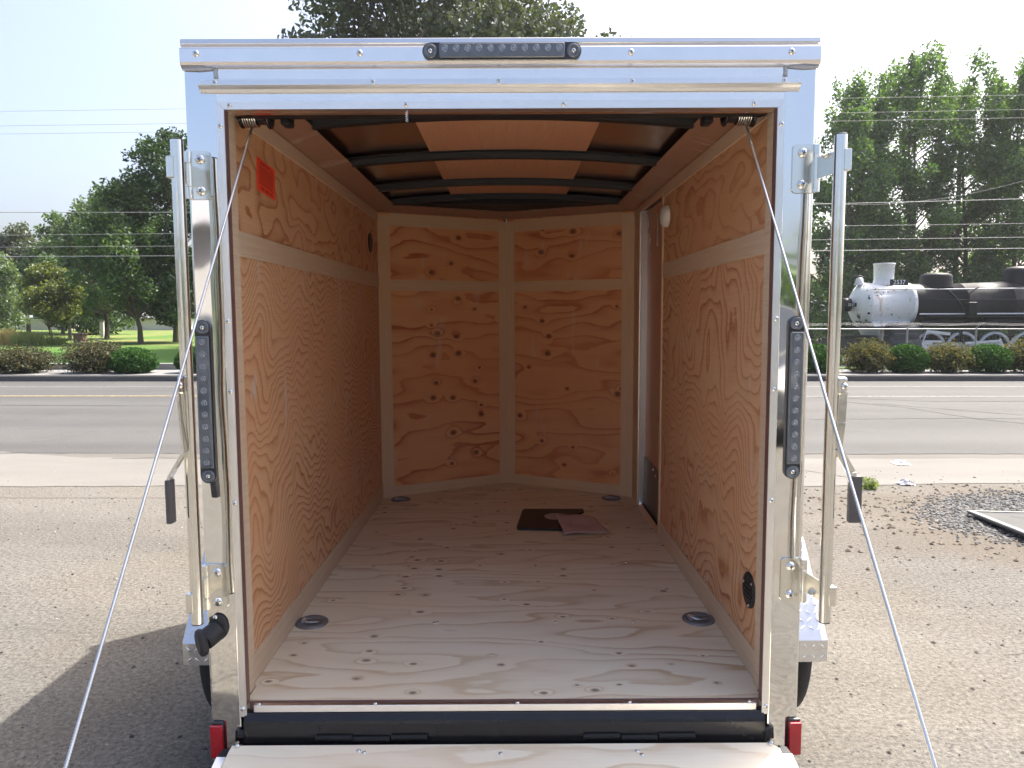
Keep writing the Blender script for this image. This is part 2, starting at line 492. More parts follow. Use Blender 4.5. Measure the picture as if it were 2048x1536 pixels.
def road_mat():
    t = NT('worn_asphalt')
    v = t.obj()
    f = t.noise(v, 70.0, 3, 0.75)
    track = t.noise(t.vscale(v, (0.02, 0.9, 1)), 1.0, 2)
    big = t.noise(v, 0.5, 3)
    col = t.ramp(f, [(0.25, (0.044, 0.0435, 0.042)), (0.5, (0.082, 0.081, 0.078)), (0.78, (0.135, 0.133, 0.127))])
    col = t.mix(t.ramp(track, [(0.38, 0.0), (0.62, 0.8)]), col, t.mix(1.0, col, (0.74, 0.74, 0.75), 'MULTIPLY'))
    st_ = t.noise(t.vscale(v, (0.5, 1.6, 1)), 1.3, 4, 0.7)
    col = t.mix(t.ramp(st_, [(0.58, 0.0), (0.70, 0.45)]), col, (0.05, 0.049, 0.047))
    col = t.mix(t.ramp(big, [(0.4, 0.0), (0.7, 0.3)]), col, (0.106, 0.104, 0.099))
    return t.pbr(Base_Color=col, Roughness=0.85, Specular_IOR_Level=0.3, Normal=t.bump(f, 0.5, 0.01))

def paint_mat(name, col):
    t = NT(name)
    v = t.obj()
    w = t.noise(v, 14.0, 4, 0.75)
    return t.pbr(Base_Color=t.mix(t.ramp(w, [(0.38, 0.0), (0.62, 1.0)]), col, (0.10, 0.098, 0.092)), Roughness=0.8)

def lawn_mat():
    t = NT('mown_grass')
    v = t.obj()
    f = t.noise(v, 22.0, 4, 0.8)
    g = t.noise(v, 0.22, 3, 0.6)
    col = t.mix(f, (0.03, 0.085, 0.012), (0.095, 0.20, 0.032))
    p = t.sep(v)
    dry = t.math('MULTIPLY', t.ramp(g, [(0.4, 0.0), (0.62, 0.75)]), t.ramp(t.math('MULTIPLY', p['y'], 0.01), [(0.27, 0.0), (0.36, 1.0)]))
    col = t.mix(dry, col, (0.20, 0.185, 0.065))
    yard = t.math('MULTIPLY', t.ramp(t.math('MULTIPLY', t.math('ADD', p['x'], t.math('MULTIPLY', g, 2.0)), 0.01), [(0.055, 0.0), (0.07, 1.0)]), t.ramp(t.math('MULTIPLY', t.math('ADD', p['y'], t.math('MULTIPLY', g, 1.0)), 0.01), [(0.213, 0.0), (0.222, 1.0)]))
    col = t.mix(yard, col, t.mix(f, (0.032, 0.030, 0.026), (0.085, 0.078, 0.066)))  # yard soil coloured darker to paint in the shade behind the bushes
    return t.pbr(Base_Color=col, Roughness=0.9, Specular_IOR_Level=0.2, Normal=t.bump(f, 0.8, 0.05))

M['lot'] = ground_mat()
M['road'] = road_mat()
M['concrete'] = concrete_mat('tan_concrete', (0.132, 0.126, 0.115), (0.188, 0.180, 0.166))
M['gutter'] = concrete_mat('dark_road_edge', (0.09, 0.085, 0.076), (0.155, 0.145, 0.128), 90)
M['kerb'] = concrete_mat('grey_kerb_concrete', (0.085, 0.083, 0.08), (0.15, 0.146, 0.14))
M['walk'] = concrete_mat('pale_sidewalk', (0.20, 0.197, 0.193), (0.28, 0.275, 0.268))
M['yellow'] = paint_mat('worn_yellow_paint', (0.42, 0.31, 0.10))
M['pale_line'] = paint_mat('worn_white_and_glare_paint', (0.26, 0.26, 0.25))
M['crack'] = simple('tar_crack', (0.035, 0.034, 0.033), 0.8)
M['joint'] = simple('dirty_joint', (0.10, 0.085, 0.07), 0.9, nscale=20)
M['lawn'] = lawn_mat()
M['earth'] = simple('bare_earth', (0.16, 0.13, 0.09), 0.95, nscale=1.2, namp=0.4)

def sheet(name, pts, z, mat, parent=None):
    o = MB().add([(x, y, z) for x, y in pts], [tuple(range(len(pts)))]).build(name, mat, parent)
    return o

ground = struct(MB().grid(lambda u, v: (u, v, -1.4), [-306, 0, 306], [-306, 0, 306], False).build('ground', M['earth']))
lot = struct(sheet('parking_lot', [(-160, -130), (160, -130), (160, 8.0), (-160, 8.0)], 0.0, M['lot']))
road = struct(sheet('road', [(-300, 8.0), (300, 8.0), (300, 17.4), (-300, 17.4)], -0.012, M['road']))
rng = random.Random(5)
def wobble_strip(name, pts, w, z, mat, parent, seed=0, jit=0.015):
    r_ = random.Random(seed)
    L, Rr = [], []
    fine = []
    for (x0, y0), (x1, y1) in zip(pts[:-1], pts[1:]):
        n = max(2, int(math.hypot(x1 - x0, y1 - y0) / 0.12))
        fine += [(x0 + (x1 - x0) * i / n, y0 + (y1 - y0) * i / n) for i in range(n)]
    fine.append(pts[-1])
    for i, (x, y) in enumerate(fine):
        a = fine[max(i - 1, 0)]
        b = fine[min(i + 1, len(fine) - 1)]
        d = Vector((b[0] - a[0], b[1] - a[1])).normalized()
        nrm = Vector((-d.y, d.x))
        o = r_.uniform(-jit, jit)
        ww = w * r_.uniform(0.45, 1.3) / 2
        L.append((x + nrm.x * (o + ww), y + nrm.y * (o + ww), z))
        Rr.append((x + nrm.x * (o - ww), y + nrm.y * (o - ww), z))
    n = len(fine)
    return MB().add(L + Rr, [(i, n + i, n + i + 1, i + 1) for i in range(n - 1)]).build(name, mat, parent)

def ragged(pts, amp, seed):
    r_ = random.Random(seed)
    out = []
    n_ = len(pts)
    for i in range(n_):
        (x0, y0), (x1, y1) = pts[i], pts[(i + 1) % n_]
        out.append((x0, y0))
        L_ = math.hypot(x1 - x0, y1 - y0)
        if abs(y1 - y0) < 0.6 and L_ > 0.5:
            m = int(min(L_ / 0.18, 320))
            drift = 0.0
            for k in range(1, m):
                drift = drift * 0.8 + r_.uniform(-amp, amp)
                out.append((x0 + (x1 - x0) * k / m, y0 + (y1 - y0) * k / m + drift))
    return out
apron = struct(sheet('driveway_apron', ragged([(-60, 6.5), (-8, 6.52), (-2, 6.56), (2.6, 6.5), (4.2, 6.62), (60, 6.55), (60, 7.74), (5.4, 7.80), (-3.0, 7.80), (-4.5, 7.86), (-5.6, 8.22), (-8, 8.26), (-60, 8.26)], 0.018, 3), 0.004, M['concrete']))
gut = struct(sheet('road_edge', ragged([(-60, 7.72), (60, 7.66), (60, 8.06), (-60, 8.16)], 0.02, 4), 0.0018, M['gutter']))
wobble_strip('edge_crack', [(-40, 8.15), (-6, 8.14), (0, 8.08), (40, 8.0)], 0.05, 0.0062, M['crack'], gut, 3, 0.012)
wobble_strip('edge_crack', [(-4.2, 7.83), (0, 7.80), (3, 7.79)], 0.025, 0.0062, M['crack'], gut, 4, 0.01)
wobble_strip('apron_joint', [(2.2, 7.35), (2.9, 7.15), (3.3, 6.7)], 0.012, 0.0062, M['crack'], apron, 8, 0.006)
wobble_strip('pavement_joint', [(-40, 6.08), (-5, 6.11), (0, 6.10), (5, 6.14), (40, 6.2)], 0.022, 0.002, M['joint'], lot, 5, 0.006)
wobble_strip('pavement_crack', [(2.2, 3.2), (2.9, 3.34), (4.2, 3.5)], 0.012, 0.002, M['joint'], lot, 6, 0.012)
sheet('lane_line', [(-200, 14.19), (0, 14.10), (0, 14.21), (-200, 14.30)], -0.008, M['yellow'], road)
sheet('lane_line', [(0, 14.0), (200, 13.86), (200, 13.96), (0, 14.10)], -0.008, M['pale_line'], road)  # right half of the yellow line, its glare put in as white colour
sheet('edge_line', [(-200, 16.0), (200, 15.9), (200, 15.99), (-200, 16.09)], -0.008, M['pale_line'], road)
for k, pts in enumerate([[(5.9, 13.2), (6.6, 12.2), (6.9, 10.9), (7.6, 10.1), (9.5, 9.6)],
                         [(6.3, 12.9), (7.6, 11.6), (9.2, 10.3), (11, 9.5)],
                         [(4.4, 10.9), (6.6, 11.0), (9.0, 10.9)],
                         [(4.9, 14.3), (7.5, 13.2), (11, 13.3)], [(-14, 12.6), (-9, 12.7), (-4, 12.5)]]):
    wobble_strip('road_crack', pts, 0.035, -0.008, M['crack'], road, 20 + k, 0.02)

kerb = struct(MB().prism([(17.4, -0.2), (17.4, 0.10), (17.42, 0.125), (17.55, 0.125), (17.55, -0.2)], 'x', -300, 300).build('far_kerb', M['kerb']))
walk = struct(MB().box(-300, 300, 17.55, 19.4, -0.2, 0.118).build('sidewalk', M['walk']))
def lawn_z(x, y):
    t = min(1.0, max(0.0, (x - 1.0) / 5.0))
    s = min(1.0, max(0.0, (y - 19.9) / 2.2))
    base = 0.24 - 0.10 * t
    return base - 0.76 * t * s * s * (3 - 2 * s) + 0.004 * math.sin(x * 0.9 + y)
xs = [-200, -120] + list(np.linspace(-60, 40, 51)) + [80, 200]
ys = [19.42, 19.9, 20.3, 20.8, 21.4, 22.2, 24, 28, 34, 42, 60, 90, 140, 240]
lawn = struct(MB().grid(lambda u, v: (u, v, lawn_z(u, v)), xs, ys).build('lawn', M['lawn']))
wall_low = tag(MB().box(-60, -2, 19.36, 19.62, 0.10, 0.275).build('low_wall', M['walk'], bevel=0.01), 'low pale concrete edging wall between the left bushes and the lawn', 'wall')

# ------------------------------------------------------------------ TRAILER
CX, RY = -0.013, 1.915
TR = thing('cargo_trailer', 'open cargo trailer with polished rear posts, plywood-lined interior and lowered rear ramp', 'trailer', (CX, RY, 0), (0, -0.0045, 0))

def screw_mesh(name, r, h):
    b = MB()
    b.lathe((0, 0, 0), (0, -1, 0), [(r, 0), (r, h * 0.25), (r * 0.86, h * 0.66), (r * 0.55, h * 0.92), (r * 0.2, h)], 14)
    b.box(-r * 0.42, r * 0.42, -h * 1.04, -h * 0.8, -r * 0.09, r * 0.09, mi=1)
    b.box(-r * 0.09, r * 0.09, -h * 1.05, -h * 0.8, -r * 0.42, r * 0.42, mi=1)
    return b.mesh(name, [M['steel'], M['slot']])
SC_S, SC_M, SC_L = screw_mesh('screw_small', 0.0063, 0.0045), screw_mesh('screw', 0.0082, 0.0055), screw_mesh('bolt', 0.0120, 0.008)
srng = random.Random(2)
def screw(loc, me=None, parent=None, rot=None, name='screw'):
    o = link(name, me or SC_M, parent or TR)
    o.location = loc
    o.rotation_euler = rot if rot else (0, srng.uniform(0, 1.5), 0)
    return o

HW = 0.783       # half outer width
OW = 0.686       # half clear opening
ZT, ZS = 2.012, 0.471
# rear posts
for s in (-1, 1):
    MB().box(min(s * 0.7005, s * HW), max(s * 0.7005, s * HW), 0.0, 0.0215, 0.300, 2.112).build('corner_post', M['mirror'], TR, bevel=0.006, seg=3)
# header
MB().box(-OW - 0.0168, OW + 0.0168, 0.001, 0.06, 2.0145, 2.112).build('header_panel', M['alum_bright'], TR)
capp = [(0.12, 2.186), (0.0, 2.182), (-0.006, 2.180), (-0.008, 2.167), (-0.001, 2.163), (-0.001, 2.160), (-0.012, 2.158), (-0.0135, 2.154), (-0.0135, 2.123), (-0.011, 2.116), (-0.002, 2.110), (0.12, 2.110)]
MB().prism(capp, 'x', -HW - 0.003, HW + 0.003).build('roof_cap', M['alum_bright'], TR, bevel=0.0015)
for x in (-0.745, -0.345, 0.319, 0.713):
    screw((x, -0.0135, 2.142), SC_M)
# sealant beads at the ends
for s in (-1, 1):
    MB().tube([(s * 0.71, -0.003, 2.109), (s * 0.745, -0.005, 2.108), (s * HW, -0.004, 2.108)], [0.003, 0.0045, 0.003], 8).build('sealant_bead', M['sealant'], TR)
    MB().tube([(s * 0.7035, 0.0, 2.110), (s * 0.7045, 0.0, 2.099), (s * 0.7035, 0.0, 2.088)], [0.005, 0.005, 0.006], 8).build('sealant_bead', M['sealant'], TR)
# drip rail
drip = [(0.0, 2.084), (-0.004, 2.084), (-0.005, 2.0685), (-0.022, 2.067), (-0.022, 2.0655), (-0.0145, 2.063), (-0.008, 2.059), (-0.005, 2.052), (0.0, 2.052)]
MB().prism(drip, 'x', -0.742, 0.738).build('drip_rail', M['alum'], TR)
for x in (-0.705, -0.315, -0.005, 0.325, 0.700):
    screw((x, -0.0045, 2.076), SC_S)
# opening trim (mitred aluminium angle)
def trim_h():
    b = MB()
    y0, y1 = -0.004, 0.0
    a = [(-OW - 0.018, ZT + 0.019), (OW + 0.018, ZT + 0.019), (OW, ZT), (-OW, ZT)]
    b.prism(a, 'y', y0, y1)
    b.box(-OW, OW, -0.0035, 0.035, ZT, ZT + 0.002)
    return b
trim_h().build('opening_trim', M['alum'], TR, bevel=0.0008)
for s in (-1, 1):
    b = MB()
    a = [(s * (OW + 0.018), ZT + 0.018), (s * (OW + 0.018), 0.440), (s * OW, 0.440), (s * OW, ZT - 0.001)]
    if s > 0:
        a = a[::-1]
    b.prism(a, 'y', -0.004, -0.0005)
    b.build('opening_trim', M['alum'], TR, bevel=0.0008)
    MB().box(min(s * (OW - 0.001), s * 0.7), max(s * (OW - 0.001), s * 0.7), 0.0, 0.022, ZS, ZT).build('jamb_edge', M['jamb'], TR)
    MB().box(min(s * 0.698, s * 0.725), max(s * 0.698, s * 0.725), 0.0225, 0.105, ZS, 2.07).build('jamb_lining', M['luan'], TR)
    for z in (1.972, 1.49, 1.31, 1.02, 0.462):
        screw((s * (OW + 0.010), -0.004, z), SC_S)
for x in (-0.672, -0.235, 0.155, 0.627):
    screw((x, -0.004, ZT + 0.0095), SC_S)
MB().box(-OW, OW, 0.036, 0.10, 2.016, 2.10).build('header_back', M['black_matte'], TR)
# sill and bumper
MB().box(-0.668, 0.672, -0.002, 0.0145, 0.4505, 0.470).build('sill_strip', M['alum'], TR, bevel=0.0015)
MB().box(-0.684, 0.684, 0.015, 0.0215, 0.440, 0.4718).build('floor_edge', M['jamb'], TR)
for x in (-0.655, -0.345, 0.035, 0.335, 0.655):
    screw((x, 0.006, 0.4700), SC_S, rot=(-math.pi / 2, 0, 0))
MB().prism([(0.05, 0.449), (0.0, 0.449), (-0.012, 0.432), (-0.0145, 0.424), (-0.0145, 0.28), (0.05, 0.28)], 'x', -0.692, 0.692).build('rear_bumper', M['black'], TR, bevel=0.003)
for x0 in (-0.50, 0.21):
    for k in range(3):
        MB().cyl((x0 + k * 0.10, -0.017, 0.388 - (k % 2) * 0.004), (x0 + 0.096 + k * 0.10, -0.017, 0.388 - (k % 2) * 0.004), 0.008, 14).build('ramp_hinge', M['black_matte'], TR)
MB().box(0.692, 0.712, -0.014, -0.001, 0.375, 0.405).build('hinge_tab', M['rubber'], TR, bevel=0.004)
MB().box(-0.712, -0.692, -0.014, -0.001, 0.385, 0.405).build('hinge_tab', M['rubber'], TR, bevel=0.004)

# LED lights
def led_bar(c, length, width, vertical, n, name, label):
    """stadium shaped smoked lens; c is its centre on the rear face"""
    b = MB()
    hw, hl = width / 2, length / 2 - width / 2
    pr = [(hl + hw * math.cos(a), hw * math.sin(a)) for a in np.linspace(-math.pi / 2, math.pi / 2, 10)]
    pr += [(-hl - hw * math.cos(a), -hw * math.sin(a)) for a in np.linspace(-math.pi / 2, math.pi / 2, 10)]
    mk = (lambda q, k=1.0: [(c[0] + p[0] * k, c[1] + p[1] * k) for p in q]) if not vertical else (lambda q, k=1.0: [(c[0] + p[1] * k, c[1] - p[0] * k) for p in q])
    b.prism(mk(pr)[::-1], 'y', c[2] - 0.008, c[2])
    o = b.build(name, M['smoke_dark'], TR, bevel=0.002, label=label)
    L = length - width * 2.0
    if vertical:
        lens = MB().box(c[0] - hw * 0.86, c[0] + hw * 0.86, c[2] - 0.0165, c[2] - 0.007, c[1] - L / 2, c[1] + L / 2)
    else:
        lens = MB().box(c[0] - L / 2, c[0] + L / 2, c[2] - 0.0165, c[2] - 0.007, c[1] - hw * 0.86, c[1] + hw * 0.86)
    lens.build('lens', M['smoke'], o, bevel=0.004, seg=3)
    for e in (-1, 1):
        d = e * (hl + hw * 0.05)
        p = (c[0] + (0 if vertical else d), c[2] - 0.008, c[1] + (d if vertical else 0))
        MB().lathe(p, (0, -1, 0), [(hw * 0.85, 0), (hw * 0.8, 0.004), (hw * 0.42, 0.0045), (hw * 0.42, 0.002)], 18).build('lens_end', M['smoke'], o)
        screw((p[0], p[1] - 0.001, p[2]), SC_S, o)
    for k in range(n):
        d = -L / 2 + L * (k + 0.5) / n
        p = (c[0] + (0 if vertical else d), c[2] - 0.0163, c[1] + (d if vertical else 0.004))
        r = min(hw * 0.42, L / n * 0.36)
        MB().lathe(p, (0, -1, 0), [(r, 0), (r * 0.95, 0.0015), (r * 0.72, 0.0017), (r * 0.6, 0.0006), (r * 0.32, 0.0006), (r * 0.22, 0.0016), (r * 0.06, 0.002)], 14).build('led', M['led'], o)
    return o
led_bar((-0.760, 1.283, 0.0), 0.420, 0.040, True, 11, 'tail_light', 'clear smoked vertical light bar on the left post')
led_bar((0.747, 1.287, 0.0), 0.420, 0.040, True, 11, 'tail_light', 'clear smoked vertical light bar on the right post')
led_bar((0.003, 2.1435, -0.0135), 0.388, 0.041, False, 11, 'brake_light', 'clear smoked horizontal light bar on the roof cap')
for s, x in ((-1, -0.765), (1, 0.773)):
    o = MB().box(x - 0.0165, x + 0.0165, -0.008, 0.0, 0.329, 0.428).build('marker_reflector', M['smoke_dark'], TR, bevel=0.004)
    MB().box(x - 0.0168, x + 0.0168, -0.017, -0.0075, 0.331, 0.421).build('red_lens', M['red_lens'], o, bevel=0.003, label='dark red rectangular reflector lens')

# bar locks: hinges, rods, handles
def hinge(s, x_in, z0, z1, kx, strap_to):
    """plate on the post with knuckle at kx and a strap out to the rod"""
    xa, xb = sorted((x_in, kx - s * 0.006))
    r = 0.010
    pr = []
    xin = x_in
    for zc, a0 in ((z1 - r, 0), (z0 + r, math.pi / 2)):
        for a in np.linspace(a0, a0 + math.pi / 2, 5):
            pr.append((xin + s * (r - r * math.sin(a + 0) if False else 0), 0))
    pts = []
    for i in range(5):
        a = math.pi / 2 * i / 4
        pts.append((xin + s * (r - r * math.sin(a)), z1 - r + r * math.cos(a)))
    for i in range(5):
        a = math.pi / 2 * i / 4
        pts.append((xin + s * (r - r * math.cos(a)), z0 + r - r * math.sin(a)))
    poly = [(kx - s * 0.004, z1)] + pts + [(kx - s * 0.004, z0)]
    if s < 0:
        poly = poly[::-1]
    o = MB().prism(poly, 'y', -0.006, -0.0005).build('lock_hinge', M['zinc'], TR, bevel=0.001)
    h = (z1 - z0) / 3
    for k, (a, b_) in enumerate(((z0 + 0.002, z0 + h - 0.010), (z0 + h - 0.008, z1 - h + 0.008), (z1 - h + 0.010, z1 - 0.002))):
        MB().cyl((kx, -0.008, a), (kx, -0.008, b_), 0.0085, 14).build('knuckle', M['zinc'], o)
    MB().bar((kx, -0.008, (z0 + z1) / 2), strap_to, 0.003, h + 0.012, up=(0, 0, 1)).build('strap', M['zinc'], o)
    for z in (z1 - 0.021, z0 + 0.021):
        screw(((x_in + s * 0.024), -0.006, z), SC_L, o, name='bolt')
    return o

def lock_bar(s, xr, yr, zt, zb, kx, x_in, hz):
    ro = MB().cyl((xr, yr, zb), (xr, yr, zt), 0.0148, 24).build('lock_rod', M['zinc'], TR)
    MB().lathe((xr, yr, zt), (0, 0, 1), [(0.0148, 0), (0.0151, 0.001), (0.0138, 0.003), (0.002, 0.0032)], 20).build('end_cap', M['rubber'], ro)
    MB().lathe((xr, yr, zb), (0, 0, -1), [(0.0148, 0), (0.0151, 0.001), (0.0138, 0.003), (0.002, 0.0032)], 20).build('end_cap', M['rubber'], ro)
    for (z0, z1) in hz:
        hinge(s, x_in, z0, z1, kx, (xr, yr, (z0 + z1) / 2))
        # cam bracket lugs on the rod
        zc = (z0 + z1) / 2
        MB().box(*sorted((xr + s * 0.004, xr + s * 0.021)), yr - 0.017, yr + 0.006, zc - 0.026, zc + 0.024).build('cam_lug', M['zinc'], ro, bevel=0.002)
    return ro
HZL = ((0.737, 0.858), (1.793, 1.912))
HZR = ((0.748, 0.866), (1.803, 1.922))
rodL = lock_bar(-1, -0.762, -0.105, 1.915, 0.742, -0.778, -0.7245, HZL)
rodR = lock_bar(1, 0.801, -0.105, 1.921, 0.738, 0.785, 0.7265, HZR)
# right handle: bracket, cranked flat bar, grip
def handle_right(ro):
    x, y = 0.801, -0.105
    MB().box(x + 0.008, x + 0.032, y - 0.016, y + 0.010, 1.306, 1.350).build('handle_bracket', M['zinc'], ro, bevel=0.006)
    screw((x + 0.022, y - 0.017, 1.328), SC_M, ro)
    b = MB()
    pl = [(x + 0.022, 1.315), (x + 0.020, 1.24), (x + 0.014, 1.175), (x + 0.050, 1.115), (x + 0.056, 1.085)]
    for (x0, z0), (x1, z1) in zip(pl[:-1], pl[1:]):
        b.bar((x0, y - 0.010, z0), (x1, y - 0.010, z1), 0.021, 0.007, up=(0, 1, 0))
    b.build('handle_arm', M['zinc'], ro, bevel=0.001)
    MB().box(x + 0.044, x + 0.075, y - 0.018, y - 0.002, 0.992, 1.108).build('handle_grip', M['grip'], ro, bevel=0.003)
handle_right(rodR)
def handle_left(ro):
    x, y = -0.762, -0.105
    MB().box(x - 0.010, x + 0.006, y - 0.036, y - 0.010, 1.318, 1.362).build('handle_bracket', M['zinc'], ro, bevel=0.006)
    screw((x - 0.002, y - 0.037, 1.340), SC_M, ro)
    b = MB()
    pl = [(x - 0.006, 1.335), (x - 0.004, 1.26), (x + 0.001, 1.180), (x - 0.038, 1.118), (x - 0.040, 1.095)]
    for (x0, z0), (x1, z1) in zip(pl[:-1], pl[1:]):
        b.bar((x0, y - 0.030, z0), (x1, y - 0.030, z1), 0.007, 0.022, up=(0, 1, 0))
    b.build('handle_arm', M['zinc'], ro, bevel=0.001)
    MB().box(x - 0.047, x - 0.032, y - 0.044, y - 0.018, 1.005, 1.112).build('handle_grip', M['grip'], ro, bevel=0.003)
handle_left(rodL)

# rubber plug holder on the left post
ph = MB()
ph.lathe((-0.752, -0.001, 0.688), (0, -1, 0), [(0.036, 0), (0.036, 0.004), (0.030, 0.008), (0.012, 0.010)], 22, sx=0.72)
plug = ph.build('plug_holder', M['rubber'], TR)
MB().tube([(-0.752, -0.004, 0.682), (-0.764, -0.020, 0.674), (-0.776, -0.036, 0.666)], [0.026, 0.027, 0.027], 20).build('socket_body', M['rubber'], plug)
MB().lathe((-0.778, -0.040, 0.663), (-0.80, -0.58, -0.12), [(0.030, -0.006), (0.034, -0.002), (0.036, 0.005), (0.034, 0.012), (0.026, 0.015)], 26).build('cap_disc', M['rubber'], plug, bevel=0.001)
for z in (0.716, 0.655):
    screw((-0.757, -0.009, z), SC_S, plug)

# ------------- interior
WX = 0.710
YC, YN = 2.280, 2.668          # depth of the side wall corner and of the nose
def wall_panel(name, s, y0, y1, z0, z1, mat, th=0.012, x=WX):
    xa, xb = sorted((s * x, s * (x + th)))
    return MB().box(xa, xb, y0, y1, z0, z1).build(name, mat, TR)
wall_panel('plywood_panel', -1, 0.105, YC, 0.46, 1.70, M['ply_left'])
wall_panel('plywood_panel', -1, 0.105, YC, 1.7005, 2.09, M['ply_left_up'])
wall_panel('plywood_panel', 1, 0.105, 1.498, 0.46, 1.70, M['ply_right'])
wall_panel('plywood_panel', 1, 0.105, 1.498, 1.7005, 2.09, M['ply_right_up'])
wall_panel('plywood_panel', 1, 1.4985, YC, 2.044, 2.09, M['ply_right_up'])
wall_panel('plywood_panel', 1, 2.125, YC, 0.46, 2.0435, M['luan_v'])
# battens
for s, y1 in ((-1, YC), (1, 1.497)):
    xa, xb = sorted((s * (WX - 0.004), s * WX))
    MB().box(xa, xb, 0.106, y1, 1.664, 1.731).build('joint_batten', M['luan'], TR)
    MB().box(*sorted((s * (WX - 0.0045), s * WX)), 0.106, YC if s < 0 else 1.497, 0.471, 0.553).build('base_trim', M['luan'], TR)
    MB().box(*sorted((s * (WX - 0.0045), s * WX)), 0.106, YC, 2.024 if s < 0 else 2.046, 2.072).build('top_trim', M['luan'], TR)
MB().box(WX - 0.0045, WX, 0.106, 1.497, 2.024, 2.0455).build('top_trim', M['luan'], TR)
MB().box(WX - 0.006, WX + 0.03, 1.486, 1.512, 0.471, 2.05).build('door_casing', M['luan_v'], TR)
# soffits
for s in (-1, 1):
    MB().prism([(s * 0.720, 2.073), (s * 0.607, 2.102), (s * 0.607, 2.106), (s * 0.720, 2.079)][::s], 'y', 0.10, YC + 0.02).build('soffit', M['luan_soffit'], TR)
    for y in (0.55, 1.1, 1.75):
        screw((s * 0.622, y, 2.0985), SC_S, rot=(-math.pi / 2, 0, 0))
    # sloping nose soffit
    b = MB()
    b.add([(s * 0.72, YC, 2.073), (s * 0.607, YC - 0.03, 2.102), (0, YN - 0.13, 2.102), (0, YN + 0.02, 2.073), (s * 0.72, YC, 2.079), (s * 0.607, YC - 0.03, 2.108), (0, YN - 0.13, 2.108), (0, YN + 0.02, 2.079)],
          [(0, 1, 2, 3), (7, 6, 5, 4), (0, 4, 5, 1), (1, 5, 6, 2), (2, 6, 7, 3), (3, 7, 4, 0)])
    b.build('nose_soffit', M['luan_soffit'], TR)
# V nose panels
nd = Vector((WX, -(YN - YC), 0)).normalized()
for s in (-1, 1):
    p0, p1 = Vector((s * (WX + 0.003), YC, 0)), Vector((0, YN, 0))
    d = (p1 - p0)
    L = d.length
    d.normalize()
    nrm = Vector((-s * abs(d.y), -abs(d.x), 0))   # towards the camera
    def vpanel(name, a, b_, z0, z1, off, th, mat):
        q0, q1 = p0 + d * a, p0 + d * b_
        c = (q0 + q1) / 2 + nrm * (off + th / 2)
        c.z = (z0 + z1) / 2
        return MB().obox(c, d * ((b_ - a) / 2), nrm * (th / 2), Vector((0, 0, (z1 - z0) / 2))).build(name, mat, TR)
    pm = M['ply_nose_a'] if s < 0 else M['ply_nose_b']
    vpanel('nose_panel', 0, L, 0.455, 1.675, -0.012, 0.012, pm)
    vpanel('nose_panel', 0, L, 1.6755, 2.08, -0.012, 0.012, pm)
    vpanel('nose_upright', 0.002, 0.074, 0.471, 2.062, 0, 0.005, M['luan_v'])
    vpanel('nose_upright', L - 0.056, L - 0.002, 0.471, 2.062, 0, 0.005, M['luan_v'])
    vpanel('nose_batten', 0.0745, L - 0.0565, 1.645, 1.706, 0, 0.0045, M['luan_x'])
    vpanel('nose_top_trim', 0.0745, L - 0.0565, 2.003, 2.072, 0, 0.0045, M['luan_x'])
    vpanel('nose_base_trim', 0.0745, L - 0.0565, 0.471, 0.530, 0, 0.0045, M['luan_x'])
MB().cyl((0, YN - 0.012, 2.05), (0, YN - 0.02, 2.11), 0.006, 8).build('nose_clip', M['steel'], TR)

# floor sheets
MB().box(-0.696, 0.696, 0.022, 0.1058, 0.44, 0.4698).build('floor_lip', M['ply_floor'], TR)
MB().box(-WX, WX, 0.106, 1.1205, 0.44, 0.470).build('floor_sheet', M['ply_floor'], TR)
b = MB()
fp = [(-WX, 1.1225), (WX, 1.1225), (WX, YC), (0, YN - 0.003), (-WX, YC)]
b.prism(fp, 'z', 0.44, 0.4695)
b.build('floor_sheet', M['ply_floor_b'], TR)
MB().box(WX - 0.0003, WX + 0.05, 1.512, 2.125, 0.44, 0.462).build('door_sill_floor', M['black_matte'], TR)
for x, y in ((-0.55, 1.105), (-0.11, 1.108), (0.12, 1.108), (0.44, 1.11), (0.50, 1.14), (-0.24, 0.53), (-0.23, 0.535), (0.17, 0.53), (0.43, 0.53)):
    screw((x, y, 0.470), SC_S, rot=(-math.pi / 2, 0, 0))
# tie-down rings
def tie_down(x, y):
    o = MB().lathe((x, y, 0.4702), (0, 0, 1), [(0.055, 0), (0.055, 0.004), (0.050, 0.008), (0.041, 0.007), (0.036, 0.002)], 30).build('tie_down', M['dring'], TR)
    b = MB()
    tri = [(x - 0.030, y + 0.016, 0.479), (x - 0.012, y - 0.018, 0.479), (x + 0.028, y - 0.012, 0.479)]
    b.tube([tri[0], tri[1], tri[2], tri[0]], 0.004, 8)
    b.box(x - 0.034, x - 0.02, y - 0.008, y + 0.02, 0.472, 0.480)
    b.build('ring', M['dring_bar'], o)
for x, y in ((-0.655, 0.538), (0.655, 0.548), (-0.600, 2.238), (0.588, 2.245)):
    tie_down(x, y)

